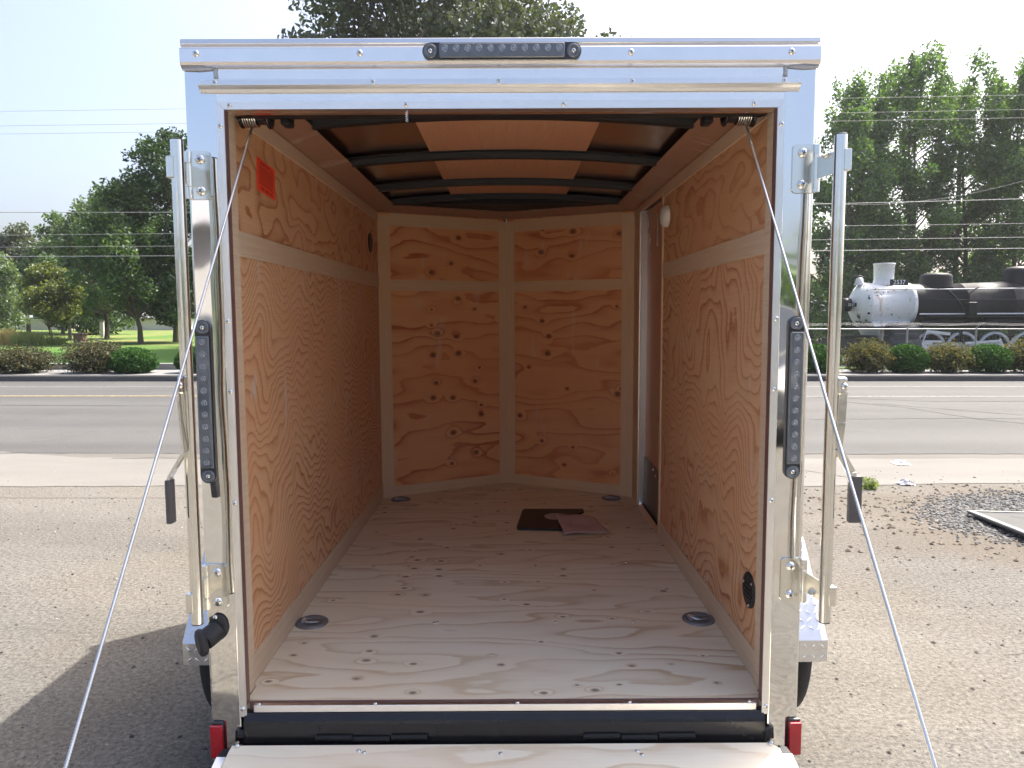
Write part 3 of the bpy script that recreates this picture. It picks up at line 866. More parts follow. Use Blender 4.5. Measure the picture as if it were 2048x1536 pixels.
# roof
def arc(x):
    return 2.165 - 0.042 * (x / 0.72) ** 2
xs_ = list(np.linspace(-0.775, 0.775, 25))
rb = MB()
prof = [(x, arc(x)) for x in xs_] + [(x, arc(x) + 0.004) for x in xs_[::-1]]
rb.prism(prof, 'y', 0.06, YC + 0.02, smooth=False)
rb.build('roof_skin', M['alum_roof'], TR)
b = MB()
xl = list(np.linspace(-0.295, 0.325, 9))
b.prism([(x, arc(x) - 0.008) for x in xl] + [(x, arc(x) - 0.003) for x in xl[::-1]], 'y', 0.10, YC - 0.03)
b.build('ceiling_panel', M['luan_ceiling'], TR)
for y in (0.56, 1.17, 1.78, 2.22):
    # hat channel bow following the roof crown
    b = MB()
    xb_ = list(np.linspace(-0.622, 0.622, 21))
    hat = [(-0.048, -0.009), (-0.047, -0.012), (-0.026, -0.012), (-0.018, -0.034), (0.018, -0.034), (0.026, -0.012), (0.047, -0.012), (0.048, -0.009)]
    n = len(hat)
    vv = [(x, y + h[0], arc(x) + h[1]) for x in xb_ for h in hat]
    ff = [(i * n + k, i * n + k + 1, (i + 1) * n + k + 1, (i + 1) * n + k) for i in range(20) for k in range(n - 1)]
    ff += [(i * n + n - 1, i * n, (i + 1) * n, (i + 1) * n + n - 1) for i in range(20)]
    b.add(vv, ff)
    b.build('roof_bow', M['black_matte'], TR)
for s in (-1, 1):
    MB().box(*sorted((s * 0.66, s * 0.775)), 0.10, YC, 2.108, 2.112).build('roof_rail', M['black_matte'], TR)
# closed nose roof and outer skin
b = MB()
b.prism([(-0.78, YC - 0.02), (0.78, YC - 0.02), (0.78, YC + 0.03), (0, YN + 0.05), (-0.78, YC + 0.03)], 'z', 2.112, 2.160)
b.build('nose_roof', M['black_matte'], TR)
for s in (-1, 1):
    xa, xb2 = sorted((s * 0.770, s * 0.775))
    if s < 0:
        MB().box(xa, xb2, 0.07, YC + 0.03, 0.36, 2.12).build('side_skin', M['skin'], TR)
    else:
        MB().box(xa, xb2, 0.07, 1.50, 0.36, 2.12).build('side_skin', M['skin'], TR)
        MB().box(xa, xb2, 1.5005, YC + 0.03, 2.06, 2.12).build('side_skin', M['skin'], TR)
        MB().box(xa, xb2, 2.13, YC + 0.03, 0.36, 2.0595).build('side_skin', M['skin'], TR)
        MB().box(xa, xb2, 1.5005, 2.1295, 0.36, 0.45).build('side_skin', M['skin'], TR)
    q0, q1 = Vector((s * 0.772, YC + 0.03, 0)), Vector((0, YN + 0.06, 0))
    c = (q0 + q1) / 2
    c.z = 1.24
    MB().obox(c, (q1 - q0) / 2, Vector((-(q1 - q0).y, (q1 - q0).x, 0)).normalized() * 0.003, Vector((0, 0, 0.88))).build('nose_skin', M['skin'], TR)
MB().prism([(-0.77, 0.07), (0.77, 0.07), (0.77, YC + 0.02), (0, YN + 0.04), (-0.77, YC + 0.02)], 'z', 0.36, 0.435).build('chassis', M['black_matte'], TR)

# side door in the right wall
dr = MB().box(0.742, 0.762, 1.515, 2.10, 0.475, 2.042).build('side_door', M['luan_door'], TR, label='closed side door lined with brown luan')
MB().box(0.7625, 0.774, 1.512, 2.118, 0.462, 2.050).build('outer_skin', M['skin'], dr, bevel=0.004)
MB().box(0.736, 0.7419, 1.520, 2.055, 0.478, 0.745).build('kick_plate', M['kick'], dr)
MB().box(0.712, 0.742, 2.062, 2.124, 0.462, 2.043).build('door_jamb', M['alum'], dr)
MB().box(0.7095, 0.7118, 2.100, 2.124, 0.4705, 2.043).build('jamb_flange', M['alum'], dr)
MB().prism([(0.706, 0.462), (0.706, 0.474), (0.722, 0.492), (0.740, 0.474), (0.740, 0.462)][::-1], 'y', 1.514, 2.061).build('door_threshold', M['alum'], dr)
MB().box(0.722, 0.738, 1.516, 2.06, 0.474, 0.488).build('threshold_seal', M['rubber'], dr)
MB().box(0.7405, 0.7418, 1.60, 1.72, 0.86, 1.02).build('door_notice', simple('pale_notice', (0.50, 0.38, 0.31), 0.6, nscale=60), dr)
MB().box(0.7402, 0.7404, 1.60, 1.72, 0.985, 1.015).build('notice_header', simple('rust_notice_header', (0.40, 0.13, 0.08), 0.6), dr)
crng = random.Random(9)
pts = [(0.715 + 0.003 * math.sin(k * 2.1), 1.93 - 0.12 * (k / 30) + 0.008 * math.cos(k * 2.6), 2.03 - 0.22 * k / 30) for k in range(31)]
MB().tube(pts, 0.0022, 6).build('retainer_chain', M['steel'], dr)
pts = [(0.728 + 0.007 * math.cos(k * 1.3), 1.72 + 0.007 * math.sin(k * 1.3), 1.975 - 0.0018 * k) for k in range(80)]
MB().tube(pts, 0.0016, 6).build('retainer_spring', M['steel'], dr)
MB().tube([(0.715, 1.93, 2.035), (0.72, 1.85, 2.012), (0.728, 1.72, 1.978)], 0.0018, 6).build('retainer_wire', M['steel'], dr)
for z in (1.85, 1.42, 0.95, 0.60):
    screw((0.7365, 2.085, z), SC_S, dr, rot=(0, 0, -math.pi / 2))
for z in (0.73, 0.71):
    screw((0.735, 1.70 + (z - 0.7) * 3, z), SC_S, dr, rot=(0, 0, -math.pi / 2))
# dome light
dl = MB().lathe((WX, 1.405, 1.930), (-1, 0, 0), [(0.047, 0), (0.047, 0.010), (0.044, 0.020), (0.034, 0.028), (0.012, 0.033)], 28).build('dome_light', M['white_plastic'], TR)
# oval vents
def vent(s, y, z):
    o = MB().lathe((s * (WX - 0.0002), y, z), (-s, 0, 0), [(0.052, 0), (0.052, 0.004), (0.047, 0.007), (0.038, 0.004)], 28).build('flow_vent', M['vent'], TR)
    for k in range(5):
        dz = -0.026 + 0.013 * k
        w = math.sqrt(max(0.0, 0.037 ** 2 - dz ** 2))
        MB().box(*sorted((s * (WX - 0.007), s * (WX - 0.004))), y - w, y + w, z + dz - 0.003, z + dz + 0.003).build('louvre', M['vent'], o)
    for a in (0.3, 2.4, 4.5):
        MB().lathe((s * (WX - 0.006), y + 0.043 * math.cos(a), z + 0.043 * math.sin(a)), (-s, 0, 0), [(0.005, 0), (0.004, 0.002), (0.001, 0.003)], 10).build('vent_screw', M['steel'], o)
vent(1, 0.192, 0.707)
vent(-1, 2.05, 1.884)
# red sticker, slightly crooked, on the left wall
st = MB().box(-0.0004, 0.0004, -0.083, 0.083, -0.0475, 0.0475).build('warning_sticker', M['sticker'], TR, label='bright red printed notice stuck on the left plywood wall')
st.location = (-WX + 0.001, 0.381, 1.911)
st.rotation_euler = (R(-3), 0, 0)
# staples / stray wire near header
pts = [(-0.234 + 0.004 * math.sin(k * 1.6), -0.002, 2.008 - 0.0013 * k) for k in range(22)]
MB().tube(pts, 0.0008, 5).build('wire_curl', M['steel'], TR)

# lift springs: spool, shaft and cable at each upper corner
def spool(s, xi, xo):
    x0, x1 = sorted((s * xi, s * xo))
    b = MB()
    pr = [(0.026, 0), (0.036, 0.003), (0.036, 0.007), (0.029, 0.010)]
    n = 9
    for k in range(n):
        t_ = 0.012 + (x1 - x0 - 0.024) * k / n
        w = (x1 - x0 - 0.024) / n
        pr += [(0.027, t_), (0.0265, t_ + w * 0.5), (0.027, t_ + w * 0.98)]
    pr += [(0.029, x1 - x0 - 0.010), (0.038, x1 - x0 - 0.007), (0.038, x1 - x0 - 0.002), (0.026, x1 - x0)]
    o = b.lathe((x0, 0.135, 2.036), (1, 0, 0), pr, 26).build('cable_spool', M['black'], TR)
    c = MB()
    for k in range(6):
        xx = (x0 + 0.014 + 0.0062 * k) if s < 0 else (x1 - 0.014 - 0.0062 * k)
        c.tube([(xx + 0.001 * math.sin(a), 0.135 + 0.0315 * math.cos(a), 2.036 + 0.0315 * math.sin(a)) for a in np.linspace(0, 2 * math.pi, 21)], 0.0026, 6, cap=False)
    c.build('cable_wraps', M['zinc'], o)
    MB().box(*sorted((s * (xi - 0.055), s * (xi - 0.030))), 0.11, 0.16, 2.004, 2.07).build('spool_bracket', M['black_matte'], o, bevel=0.005)
    return o
spool(-1, 0.612, 0.694)
spool(1, 0.588, 0.672)
MB().cyl((-0.69, 0.135, 2.035), (0.69, 0.135, 2.035), 0.012, 12).build('spring_shaft', M['black_matte'], TR)
for s, a, c in ((-1, (-0.656, 0.120, 2.008), (-0.737, -1.235, 0.10)), (1, (0.644, 0.120, 2.008), (0.745, -1.235, 0.10))):
    a, c = Vector(a), Vector(c)
    n = 520
    pts = [a + (c - a) * (k / n) + Vector((0, 0, -0.010 * 4 * (k / n) * (1 - k / n))) for k in range(n + 1)]
    MB().tube(pts, 0.0031, 10, lobes=5, twist=260.0).build('lift_cable', M['cable'], TR)

# ramp door, lowered to the ground
RP = Vector((0, -0.035, 0.378))
RE = Vector((0, -1.50, 0.045))
rd = (RE - RP).normalized()
ru = Vector((1, 0, 0)).cross(rd)
ru = ru if ru.z > 0 else -ru
rl = (RE - RP).length
mid = (RP + RE) / 2
ramp = MB()
pl = [(-0.716, 0.0), (0.700, 0.0), (0.718, 0.02), (0.718, rl), (-0.718, rl), (-0.718, 0.02)]
def rpt(x, t, h):
    return RP + Vector((x, 0, 0)) + rd * t + ru * h
def slab(poly, h0, h1):
    n = len(poly)
    v = [rpt(x, t, h0) for x, t in poly] + [rpt(x, t, h1) for x, t in poly]
    f = [tuple(range(n)), tuple(range(2 * n - 1, n - 1, -1))] + [(i, n + i, n + (i + 1) % n, (i + 1) % n) for i in range(n)]
    return MB().add(v, f)
ramp_o = slab(pl, -0.014, 0.0).build('ramp_door', M['ply_ramp'], TR)
slab([(-0.735, 0.035), (0.735, 0.035), (0.735, rl), (-0.735, rl)], -0.045, -0.0145).build('ramp_frame', M['black_matte'], ramp_o)
for s in (-1, 1):
    slab([(s * 0.7185, 0.04), (s * 0.7185, rl), (s * 0.742, rl), (s * 0.742, 0.04)][::s], -0.046, 0.002).build('ramp_edge_trim', M['alum_bright'], ramp_o)
    slab([(s * 0.7185, 0.006), (s * 0.7185, 0.039), (s * 0.745, 0.039), (s * 0.738, 0.012)][::s], -0.030, -0.002).build('ramp_corner_bracket', M['black_matte'], ramp_o)
    p = rpt(s * 0.70, 0.004, 0.004)
    MB().lathe(p, ru, [(0.007, -0.004), (0.007, 0.002), (0.003, 0.005)], 12).build('screw', M['steel'], ramp_o)
for x in (-0.38, -0.365, -0.01, 0.345, 0.355):
    t_ = 0.020 + 0.012 * (abs(x * 100) % 2)
    MB().lathe(rpt(x, t_, -0.0005), ru, [(0.006, 0), (0.006, 0.0015), (0.003, 0.003)], 12).build('screw', M['steel'], ramp_o)

# wheels, axle, fenders
def wheel(s):
    c = (s * 0.965, 0.885, 0.335)
    tire = MB()
    R_ = 0.335
    pr = [(0.19, -0.085), (0.24, -0.098), (0.30, -0.098), (0.325, -0.086), (R_, -0.060), (R_, -0.032), (0.328, -0.030), (0.328, -0.022), (R_, -0.020), (R_, 0.020), (0.328, 0.022), (0.328, 0.030), (R_, 0.032), (R_, 0.060), (0.325, 0.086), (0.30, 0.098), (0.24, 0.098), (0.19, 0.085)]
    tire.lathe(c, (1, 0, 0), pr, 48)
    o = tire.build('wheel', M['tyre'], TR)
    for k in range(30):
        a = 2 * math.pi * k / 30
        rad, tan = Vector((0, math.cos(a), math.sin(a))), Vector((0, -math.sin(a), math.cos(a)))
        MB().obox(Vector(c) + rad * (R_ - 0.010) + Vector((s * 0.046, 0, 0)), Vector((0.013, 0, 0)), tan * 0.026, rad * 0.009).build('tread_block', M['tyre'], o)
    MB().lathe(c, (s, 0, 0), [(0.19, -0.03), (0.195, 0.06), (0.17, 0.065), (0.15, 0.02), (0.05, 0.03), (0.045, 0.07), (0.02, 0.075)], 32).build('rim', M['alum_bright'], o)
wheel(-1)
wheel(1)
MB().cyl((-0.9, 0.885, 0.335), (0.9, 0.885, 0.335), 0.03, 12).build('axle', M['black_matte'], TR)
def fender(s):
    xi, xo = s * 0.784, s * 1.084
    path = [(0.495, 0.345), (0.495, 0.418), (0.512, 0.440), (0.715, 0.690), (0.745, 0.706), (1.145, 0.706), (1.175, 0.690), (1.37, 0.440), (1.385, 0.418), (1.385, 0.345)]
    b = MB()
    n = len(path)
    rnd = 0.03
    xsn = [xi, s * (abs(xo) - rnd), s * (abs(xo) - rnd * 0.3), xo, xo]
    inset = [0, 0, 0.006, 0.024, 0.055]
    cen = (0.94, 0.30)
    vv = []
    for j, x in enumerate(xsn):
        for (y, z) in path:
            d = Vector((cen[0] - y, cen[1] - z)).normalized() * inset[j]
            vv.append((x, y + d.x, z + (d.y if z > 0.36 else 0)))
    m = len(xsn)
    b.add(vv, [(j * n + i, j * n + i + 1, (j + 1) * n + i + 1, (j + 1) * n + i) for j in range(m - 1) for i in range(n - 1)])
    o = b.build('fender', M['tread_plate'], TR, label='diamond plate fender')
    sol = o.modifiers.new('solid', 'SOLIDIFY')
    sol.thickness = 0.003
    sol.offset = 0
    # raised lozenge treads, alternating directions
    t = MB()
    segs = [(path[i], path[i + 1]) for i in range(n - 1)]
    for (y0, z0), (y1, z1) in segs:
        ln = math.hypot(y1 - y0, z1 - z0)
        if ln < 0.05:
            continue
        dirv = Vector((0, y1 - y0, z1 - z0)).normalized()
        nrm = dirv.cross(Vector((1, 0, 0)))
        if nrm.dot(Vector((0, (y0 + y1) / 2 - cen[0], (z0 + z1) / 2 - cen[1]))) < 0:
            nrm = -nrm
        ku = max(2, int(ln / 0.026))
        kx = 10
        for i in range(ku):
            for k in range(kx):
                x = abs(xi) + 0.016 + (abs(xo) - abs(xi) - 0.045) * k / (kx - 1)
                p = Vector((s * x, y0, z0)) + dirv * (ln * (i + 0.5) / ku)
                sg = 1 if (i + k) % 2 else -1
                a = (Vector((1, 0, 0)) * 0.72 + dirv * 0.69 * sg)
                c2 = a.cross(nrm)
                q = [p + a * 0.0145, p + c2 * 0.0034, p - a * 0.0145, p - c2 * 0.0034, p + nrm * 0.0042 + a * 0.006, p + nrm * 0.0042 - a * 0.006]
                t.add([v + nrm * 0.001 for v in q], [(0, 4, 1), (1, 4, 5, 2)[::1], (2, 5, 3), (3, 5, 4, 0)], True)
    tr = t.build('diamond_treads', M['alum_bright'], o)
    tr['kind'] = 'stuff'
fender(-1)
fender(1)
# tongue
for s in (-1, 1):
    MB().bar((s * 0.55, 2.2, 0.39), (0, 3.9, 0.39), 0.05, 0.075).build('tongue_beam', M['black_matte'], TR)
MB().cyl((0, 3.7, 0.0), (0, 3.7, 0.75), 0.028, 14).build('tongue_jack', M['zinc'], TR)

# ------------------------------------------------------------------ papers on the trailer floor
FOLD = simple('black_folder_vinyl', (0.012, 0.010, 0.010), 0.45, nscale=30)
fo = thing('document_folder', 'black document folder lying on the plywood floor under a pinkish sheet', 'folder', (CX + 0.235, RY + 1.80, 0.4705))
b = MB()
fpoly = [(-0.185, -0.175), (-0.190, -0.15), (-0.155, 0.170), (-0.14, 0.185), (0.165, 0.185), (0.165, 0.14), (0.10, 0.05), (0.06, -0.195)]
b.prism(fpoly, 'z', 0.0, 0.012)
b.build('cover', FOLD, fo, bevel=0.003)
MB().lathe((0.015, 0.03, 0.0121), (0, 0, 1), [(0.062, 0), (0.062, 0.0006), (0.057, 0.0006), (0.057, 0.0002)], 36).build('emblem_ring', simple('pale_ring_print', (0.42, 0.36, 0.34), 0.5), fo)
MB().add([(0.0, 0.05, 0.0126), (0.07, 0.055, 0.0126), (0.08, 0.075, 0.0126), (0.01, 0.07, 0.0126)], [(0, 1, 2, 3)]).build('emblem_print', simple('emblem_dull_red', (0.20, 0.05, 0.05), 0.5), fo)
MB().add([(0.0, -0.03, 0.0126), (0.07, -0.035, 0.0126), (0.08, 0.03, 0.0126), (0.02, 0.03, 0.0126)], [(0, 1, 2, 3)]).build('emblem_print', simple('emblem_grey', (0.33, 0.28, 0.28), 0.5), fo)
pk = MB()
pr_ = random.Random(4)
c0 = [(0.243, 1.850), (0.440, 1.842), (0.482, 1.560), (0.265, 1.512)]
def pink_pt(u, v):
    a = Vector(c0[3]).lerp(Vector(c0[2]), u)
    b_ = Vector(c0[0]).lerp(Vector(c0[1]), u)
    p = a.lerp(b_, v)
    z = 0.4845 + 0.004 * math.sin(u * 7 + v * 3) + 0.006 * (1 - u) * v + 0.003 * math.sin(v * 9)
    if u > 0.55:
        z -= 0.008 * (u - 0.55) / 0.45
    return (p.x + CX, p.y + RY, z)
pk.grid(pink_pt, list(np.linspace(0, 1, 15)), list(np.linspace(0, 1, 15)))
sheet_o = pk.build('paper_sheet', simple('pink_carbon_paper', (0.52, 0.36, 0.33), 0.5, nscale=14, namp=0.2))
so = sheet_o.modifiers.new('solid', 'SOLIDIFY')
so.thickness = 0.0008
tag(sheet_o, 'pinkish sheet of paper lying half over the black folder', 'paper')

# ------------------------------------------------------------------ litter, weed, sign, stones
def crumple(name, label, x, y, w, d, h, seed, grp):
    r_ = random.Random(seed)
    def f(u, v):
        e = math.sin(math.pi * u) * math.sin(math.pi * v)
        return (x + (u - 0.5) * w + r_.uniform(-1, 1) * 0.012, y + (v - 0.5) * d + r_.uniform(-1, 1) * 0.012, 0.006 + e * h * r_.uniform(0.35, 1.0) + r_.uniform(0, 0.01))
    o = MB().grid(f, list(np.linspace(0, 1, 8)), list(np.linspace(0, 1, 8)), False).build(name, simple(name + '_white', (0.72, 0.69, 0.69), 0.7, nscale=20))
    m = o.modifiers.new('solid', 'SOLIDIFY')
    m.thickness = 0.0015
    return tag(o, label, 'litter', grp)
crumple('paper_scrap', 'larger crumpled white paper on the concrete near the road edge', 3.97, 7.50, 0.15, 0.14, 0.05, 1, 'paper scraps by the road')
crumple('paper_scrap', 'smaller crumpled white paper at the edge of the dirt', 3.53, 6.58, 0.13, 0.10, 0.06, 2, 'paper scraps by the road')

def leafmat(name, a, b, trans=0.45, gloss=0.12, tc=None):
    t = NT(name)
    g = t.n('ShaderNodeNewGeometry')
    col = t.mix(g.outputs['Random Per Island'], a, b)
    d = t.n('ShaderNodeBsdfDiffuse', {'Color': col})
    tr = t.n('ShaderNodeBsdfTranslucent', {'Color': t.mix(1.0, col, tc or (1.35, 1.30, 0.65), 'MULTIPLY')})
    m1 = t.n('ShaderNodeMixShader', {0: trans, 1: d.outputs[0], 2: tr.outputs[0]})
    gloss *= 0.4
    gl = t.n('ShaderNodeBsdfGlossy', {'Color': (0.9, 0.95, 1.0, 1), 'Roughness': 0.6})
    m2 = t.n('ShaderNodeMixShader', {0: gloss, 1: m1.outputs[0], 2: gl.outputs[0]})
    t.t.links.new(m2.outputs[0], t.out.inputs[0])
    return t.m
def barkmat(name, a, b):
    t = NT(name)
    v = t.obj()
    f = t.noise(t.vscale(v, (7, 7, 1.2)), 1.0, 5, 0.7)
    return t.pbr(Base_Color=t.mix(f, a, b), Roughness=0.95, Normal=t.bump(f, 0.8, 0.04))
M['bark'] = barkmat('grey_brown_bark', (0.05, 0.04, 0.03), (0.16, 0.13, 0.10))

def leaf_quads(nrng, P, size, up=0.35, aspect=0.55):
    """rhombic leaves at points P (n,3)"""
    n = len(P)
    a = nrng.normal(size=(n, 3))
    a /= np.linalg.norm(a, axis=1, keepdims=True)
    w = nrng.normal(size=(n, 3))
    w[:, 2] += up
    b = np.cross(w, a)
    b /= np.linalg.norm(b, axis=1, keepdims=True) + 1e-9
    s = size * nrng.uniform(0.6, 1.35, size=(n, 1))
    nn = np.cross(a, b)
    V = np.stack([P - a * s * 0.5, P + b * s * aspect * 0.5 + nn * s * 0.08, P + a * s * 0.5, P - b * s * aspect * 0.5 + nn * s * 0.08], axis=1).reshape(-1, 3)
    F = np.arange(4 * n).reshape(-1, 4)
    return V, F

weed_m = leafmat('weed_leaf', (0.10, 0.16, 0.04), (0.24, 0.30, 0.10))
nr = np.random.default_rng(11)
pts = np.column_stack([nr.normal(0, 0.055, 260), nr.normal(0, 0.05, 260), np.abs(nr.normal(0.04, 0.045, 260)) + 0.006])
V, F = leaf_quads(nr, pts, 0.055, 0.3, 0.3)
V = V * 0.72
o = thing('weed', 'small green weed growing from the pavement joint beside the right handle', 'plant', (3.13, 6.42, 0))
link('foliage', np_mesh('foliage', V, F, weed_m), o)
b = MB()
for k in range(12):
    a = k * 2.4
    b.tube([(0.01 * math.cos(a), 0.01 * math.sin(a), 0), (0.04 * math.cos(a), 0.04 * math.sin(a), 0.04), (0.07 * math.cos(a), 0.06 * math.sin(a), 0.08)], [0.003, 0.002, 0.001], 5)
b.build('stalks', weed_m, o)

SG = thing('fallen_sign', 'grey sign board with pale border lying flat on the gravel at the right edge', 'sign', (4.02, 5.02, 0.03), (R(-2.0), R(0.8), R(-2.5)))
gsg = simple('weathered_sign_grey', (0.10, 0.10, 0.098), 0.85, nscale=5, namp=0.25, spec=0.15)
gsw = simple('chalky_white_border', (0.36, 0.35, 0.32), 0.8, nscale=12)
gsd = simple('sign_dark_print', (0.05, 0.05, 0.05), 0.6)
MB().box(-0.60, 0.60, -0.50, 0.48, 0.0, 0.014).build('board', gsg, SG)
MB().box(-0.60, -0.565, -0.50, 0.48, 0.0142, 0.024).build('border', gsw, SG)
MB().box(-0.564, 0.60, 0.462, 0.48, 0.0142, 0.022).build('border', gsw, SG)
MB().box(-0.545, -0.538, -0.50, 0.45, 0.0142, 0.017).build('border_line', gsd, SG)
MB().lathe((-0.12, 0.31, 0.0142), (0, 0, 1), [(0.085, 0), (0.085, 0.001), (0.055, 0.001), (0.055, 0.0002)], 28).build('letter', gsw, SG)
MB().box(-0.26, 0.0, 0.13, 0.19, 0.0142, 0.0155).build('letter', gsw, SG)
MB().bar((-0.37, 0.34, 0.0147), (-0.30, 0.27, 0.0147), 0.012, 0.001).build('letter', gsd, SG)
MB().bar((-0.34, 0.36, 0.0147), (-0.27, 0.29, 0.0147), 0.012, 0.001).build('letter', gsd, SG)

def stones(name, label, cat, P, sizes, mat, seed):
    n_ = np.random.default_rng(seed)
    base = np.array([(0, 0, 1), (0.89, 0, 0.2), (0.28, 0.85, 0.25), (-0.72, 0.53, 0.2), (-0.72, -0.53, 0.15), (0.28, -0.85, 0.2), (0.0, 0.0, -0.6)])
    fc = np.array([(0, 1, 2), (0, 2, 3), (0, 3, 4), (0, 4, 5), (0, 5, 1), (6, 2, 1), (6, 3, 2), (6, 4, 3), (6, 5, 4), (6, 1, 5)])
    n = len(P)
    ang = n_.uniform(0, 6.28, n)
    c, s = np.cos(ang), np.sin(ang)
    Vb = base[None] * n_.uniform(0.65, 1.25, size=(n, 7, 3)) * sizes[:, None, None] * np.array([1, 0.8, 0.55])
    X = Vb[..., 0] * c[:, None] - Vb[..., 1] * s[:, None]
    Y = Vb[..., 0] * s[:, None] + Vb[..., 1] * c[:, None]
    V = np.stack([X, Y, Vb[..., 2]], -1) + P[:, None]
    F = (fc[None] + (np.arange(n) * 7)[:, None, None]).reshape(-1, 3)
    return stuff(link(name, np_mesh(name, V.reshape(-1, 3), F, mat)), label, cat)
def stonemat(name, stops):
    t = NT(name)
    g = t.n('ShaderNodeNewGeometry')
    return t.pbr(Base_Color=t.ramp(g.outputs['Random Per Island'], stops), Roughness=0.9)
gm = stonemat('grey_crushed_stone', [(0, (0.035, 0.035, 0.035)), (0.5, (0.10, 0.10, 0.099)), (1, (0.22, 0.217, 0.213))])
lm = stonemat('mixed_loose_stone', [(0, (0.03, 0.028, 0.028)), (0.5, (0.075, 0.066, 0.058)), (0.75, (0.17, 0.15, 0.125)), (1, (0.32, 0.29, 0.25))])
n = 9000
ang, rad = nr.uniform(0, 6.283, n), np.sqrt(nr.uniform(0, 1, n))
gx, gy = 4.55 + 1.45 * rad * np.cos(ang) + nr.normal(0, 0.12, n), 5.35 + 0.9 * rad * np.sin(ang) + nr.normal(0, 0.12, n)
stones('gravel', 'patch of dark grey crushed stone around the fallen sign', 'gravel', np.column_stack([gx, gy, np.full(n, 0.004)]), nr.uniform(0.008, 0.022, n), gm, 3)
n = 7000
lx, ly = nr.uniform(-7, 7, n), nr.uniform(1.2, 7.2, n) ** 1.0
keep = ~((np.abs(lx) < 0.7) & (ly > 1.9) & (ly < 5))
sz = 0.004 + 0.010 * nr.uniform(0, 1, n) ** 4
stones('loose_stones', 'loose small stones scattered over the worn lot', 'stones', np.column_stack([lx, ly, np.full(n, 0.001)])[keep], sz[keep], lm, 4)
n = 900
lx, ly = 3.6 + nr.normal(0, 1.2, n), 5.6 + nr.normal(0, 0.6, n)
stones('dirt_clods', 'brown dirt clods and pebbles along the dirt edge', 'stones', np.column_stack([lx, ly, np.full(n, 0.002)]), nr.uniform(0.008, 0.026, n), stonemat('brown_clods', [(0, (0.045, 0.033, 0.025)), (1, (0.19, 0.15, 0.11))]), 5)

# ------------------------------------------------------------------ bushes
def bush(name, label, cx, cy_, w, h, mat, seed, neat, grp, n=5200, leaf=0.055):
    r_ = np.random.default_rng(seed)
    d = r_.normal(size=(n, 3))
    d /= np.linalg.norm(d, axis=1, keepdims=True)
    th = np.arctan2(d[:, 1], d[:, 0])
    lump = 1 + (0.05 if neat else 0.22) * np.sin(th * (4 + seed % 3) + seed) * np.cos(d[:, 2] * 6 + seed * 2) + (0.03 if neat else 0.13) * np.sin(th * 11 + d[:, 2] * 9 + seed)
    rad = (1 - np.abs(r_.normal(0, 0.10 if neat else 0.20, n))) * lump
    rad = np.clip(rad + (0 if neat else 1) * (r_.uniform(0, 1, n) > 0.90) * r_.uniform(0, 0.38, n), 0.25, 1.35)
    P = d * rad[:, None] * np.array([w / 2, w / 2 * 0.85, h * 0.56])
    P[:, 2] += h * 0.47
    P = P[P[:, 2] > 0.02]
    V, F = leaf_quads(r_, P, leaf, 0.5, 0.6)
    root = thing(name, label, 'bush', (cx, cy_, 0.118), group=grp)
    fo_ = link('foliage', np_mesh('foliage', V, F, mat), root)
    b = MB()
    r2 = random.Random(seed)
    for k in range(7):
        a = r2.uniform(0, 6.28)
        b.tube([(0.04 * math.cos(a), 0.04 * math.sin(a), 0), (0.12 * math.cos(a), 0.12 * math.sin(a), h * 0.3), (w * 0.3 * math.cos(a), w * 0.3 * math.sin(a), h * 0.62)], [0.02, 0.014, 0.006], 6)
    b.build('stems', M['bark'], root)
    # dense inner mass so that light does not pass straight through
    d2 = r_.normal(size=(900, 3))
    d2 /= np.linalg.norm(d2, axis=1, keepdims=True)
    P2 = d2 * r_.uniform(0.3, 0.8, (900, 1)) * np.array([w / 2, w / 2 * 0.85, h * 0.5])
    P2[:, 2] += h * 0.47
    V2, F2 = leaf_quads(r_, P2, leaf * 2.2, 0.3, 0.8)
    link('inner_foliage', np_mesh('inner_foliage', V2, F2, mat), root)
    return root
box_m = leafmat('boxwood_leaf', (0.018, 0.06, 0.010), (0.06, 0.15, 0.025), 0.25, 0.045)
bar_m = leafmat('barberry_leaf', (0.05, 0.08, 0.028), (0.15, 0.135, 0.055), 0.38, 0.05, (1.3, 1.1, 0.6))
bar_d = leafmat('dull_barberry_leaf', (0.042, 0.058, 0.024), (0.115, 0.108, 0.05), 0.30, 0.06, (1.3, 1.0, 0.6))
KY = 18.35
def kx(px):
    return (px - 1020) / 1500.0 * KY
G1 = 'bushes along the far kerb'
bush('boxwood_bush', 'round green bush partly hidden behind the right post and lock rod', kx(1635), KY, 1.15, 0.68, box_m, 1, True, G1)
bush('barberry_bush', 'olive-brown loose bush just right of the right lock rod', kx(1738), KY, 1.12, 0.74, bar_m, 2, False, G1)
bush('boxwood_bush', 'clipped dark green bush below the white smokebox end', kx(1815), KY, 1.06, 0.68, box_m, 3, True, G1)
bush('barberry_bush', 'reddish-brown loose bush between two clipped green bushes at right', kx(1897), KY, 1.12, 0.68, bar_m, 4, False, G1)
bush('boxwood_bush', 'clipped dark green bush below the locomotive driving wheels near right edge', kx(1978), KY, 1.14, 0.68, box_m, 5, True, G1)
bush('barberry_bush', 'reddish loose bush cut by the right edge of the picture', kx(2058), KY, 1.2, 0.78, bar_m, 6, False, G1)
bush('barberry_bush', 'wide dull brown bush at the left edge of the picture', kx(40), KY, 1.55, 0.60, bar_d, 7, False, G1, 6500)
bush('barberry_bush', 'tall brown bush on the left next to the clipped green one', kx(190), KY, 1.40, 0.75, bar_d, 8, False, G1, 6500)
bush('boxwood_bush', 'clipped dark green bush on the left beside the tall brown bush', kx(271), KY - 0.1, 1.16, 0.60, box_m, 9, True, G1)
bush('boxwood_bush', 'green bush mostly hidden behind the left lock rod', kx(392), KY, 1.0, 0.62, box_m, 10, True, G1)

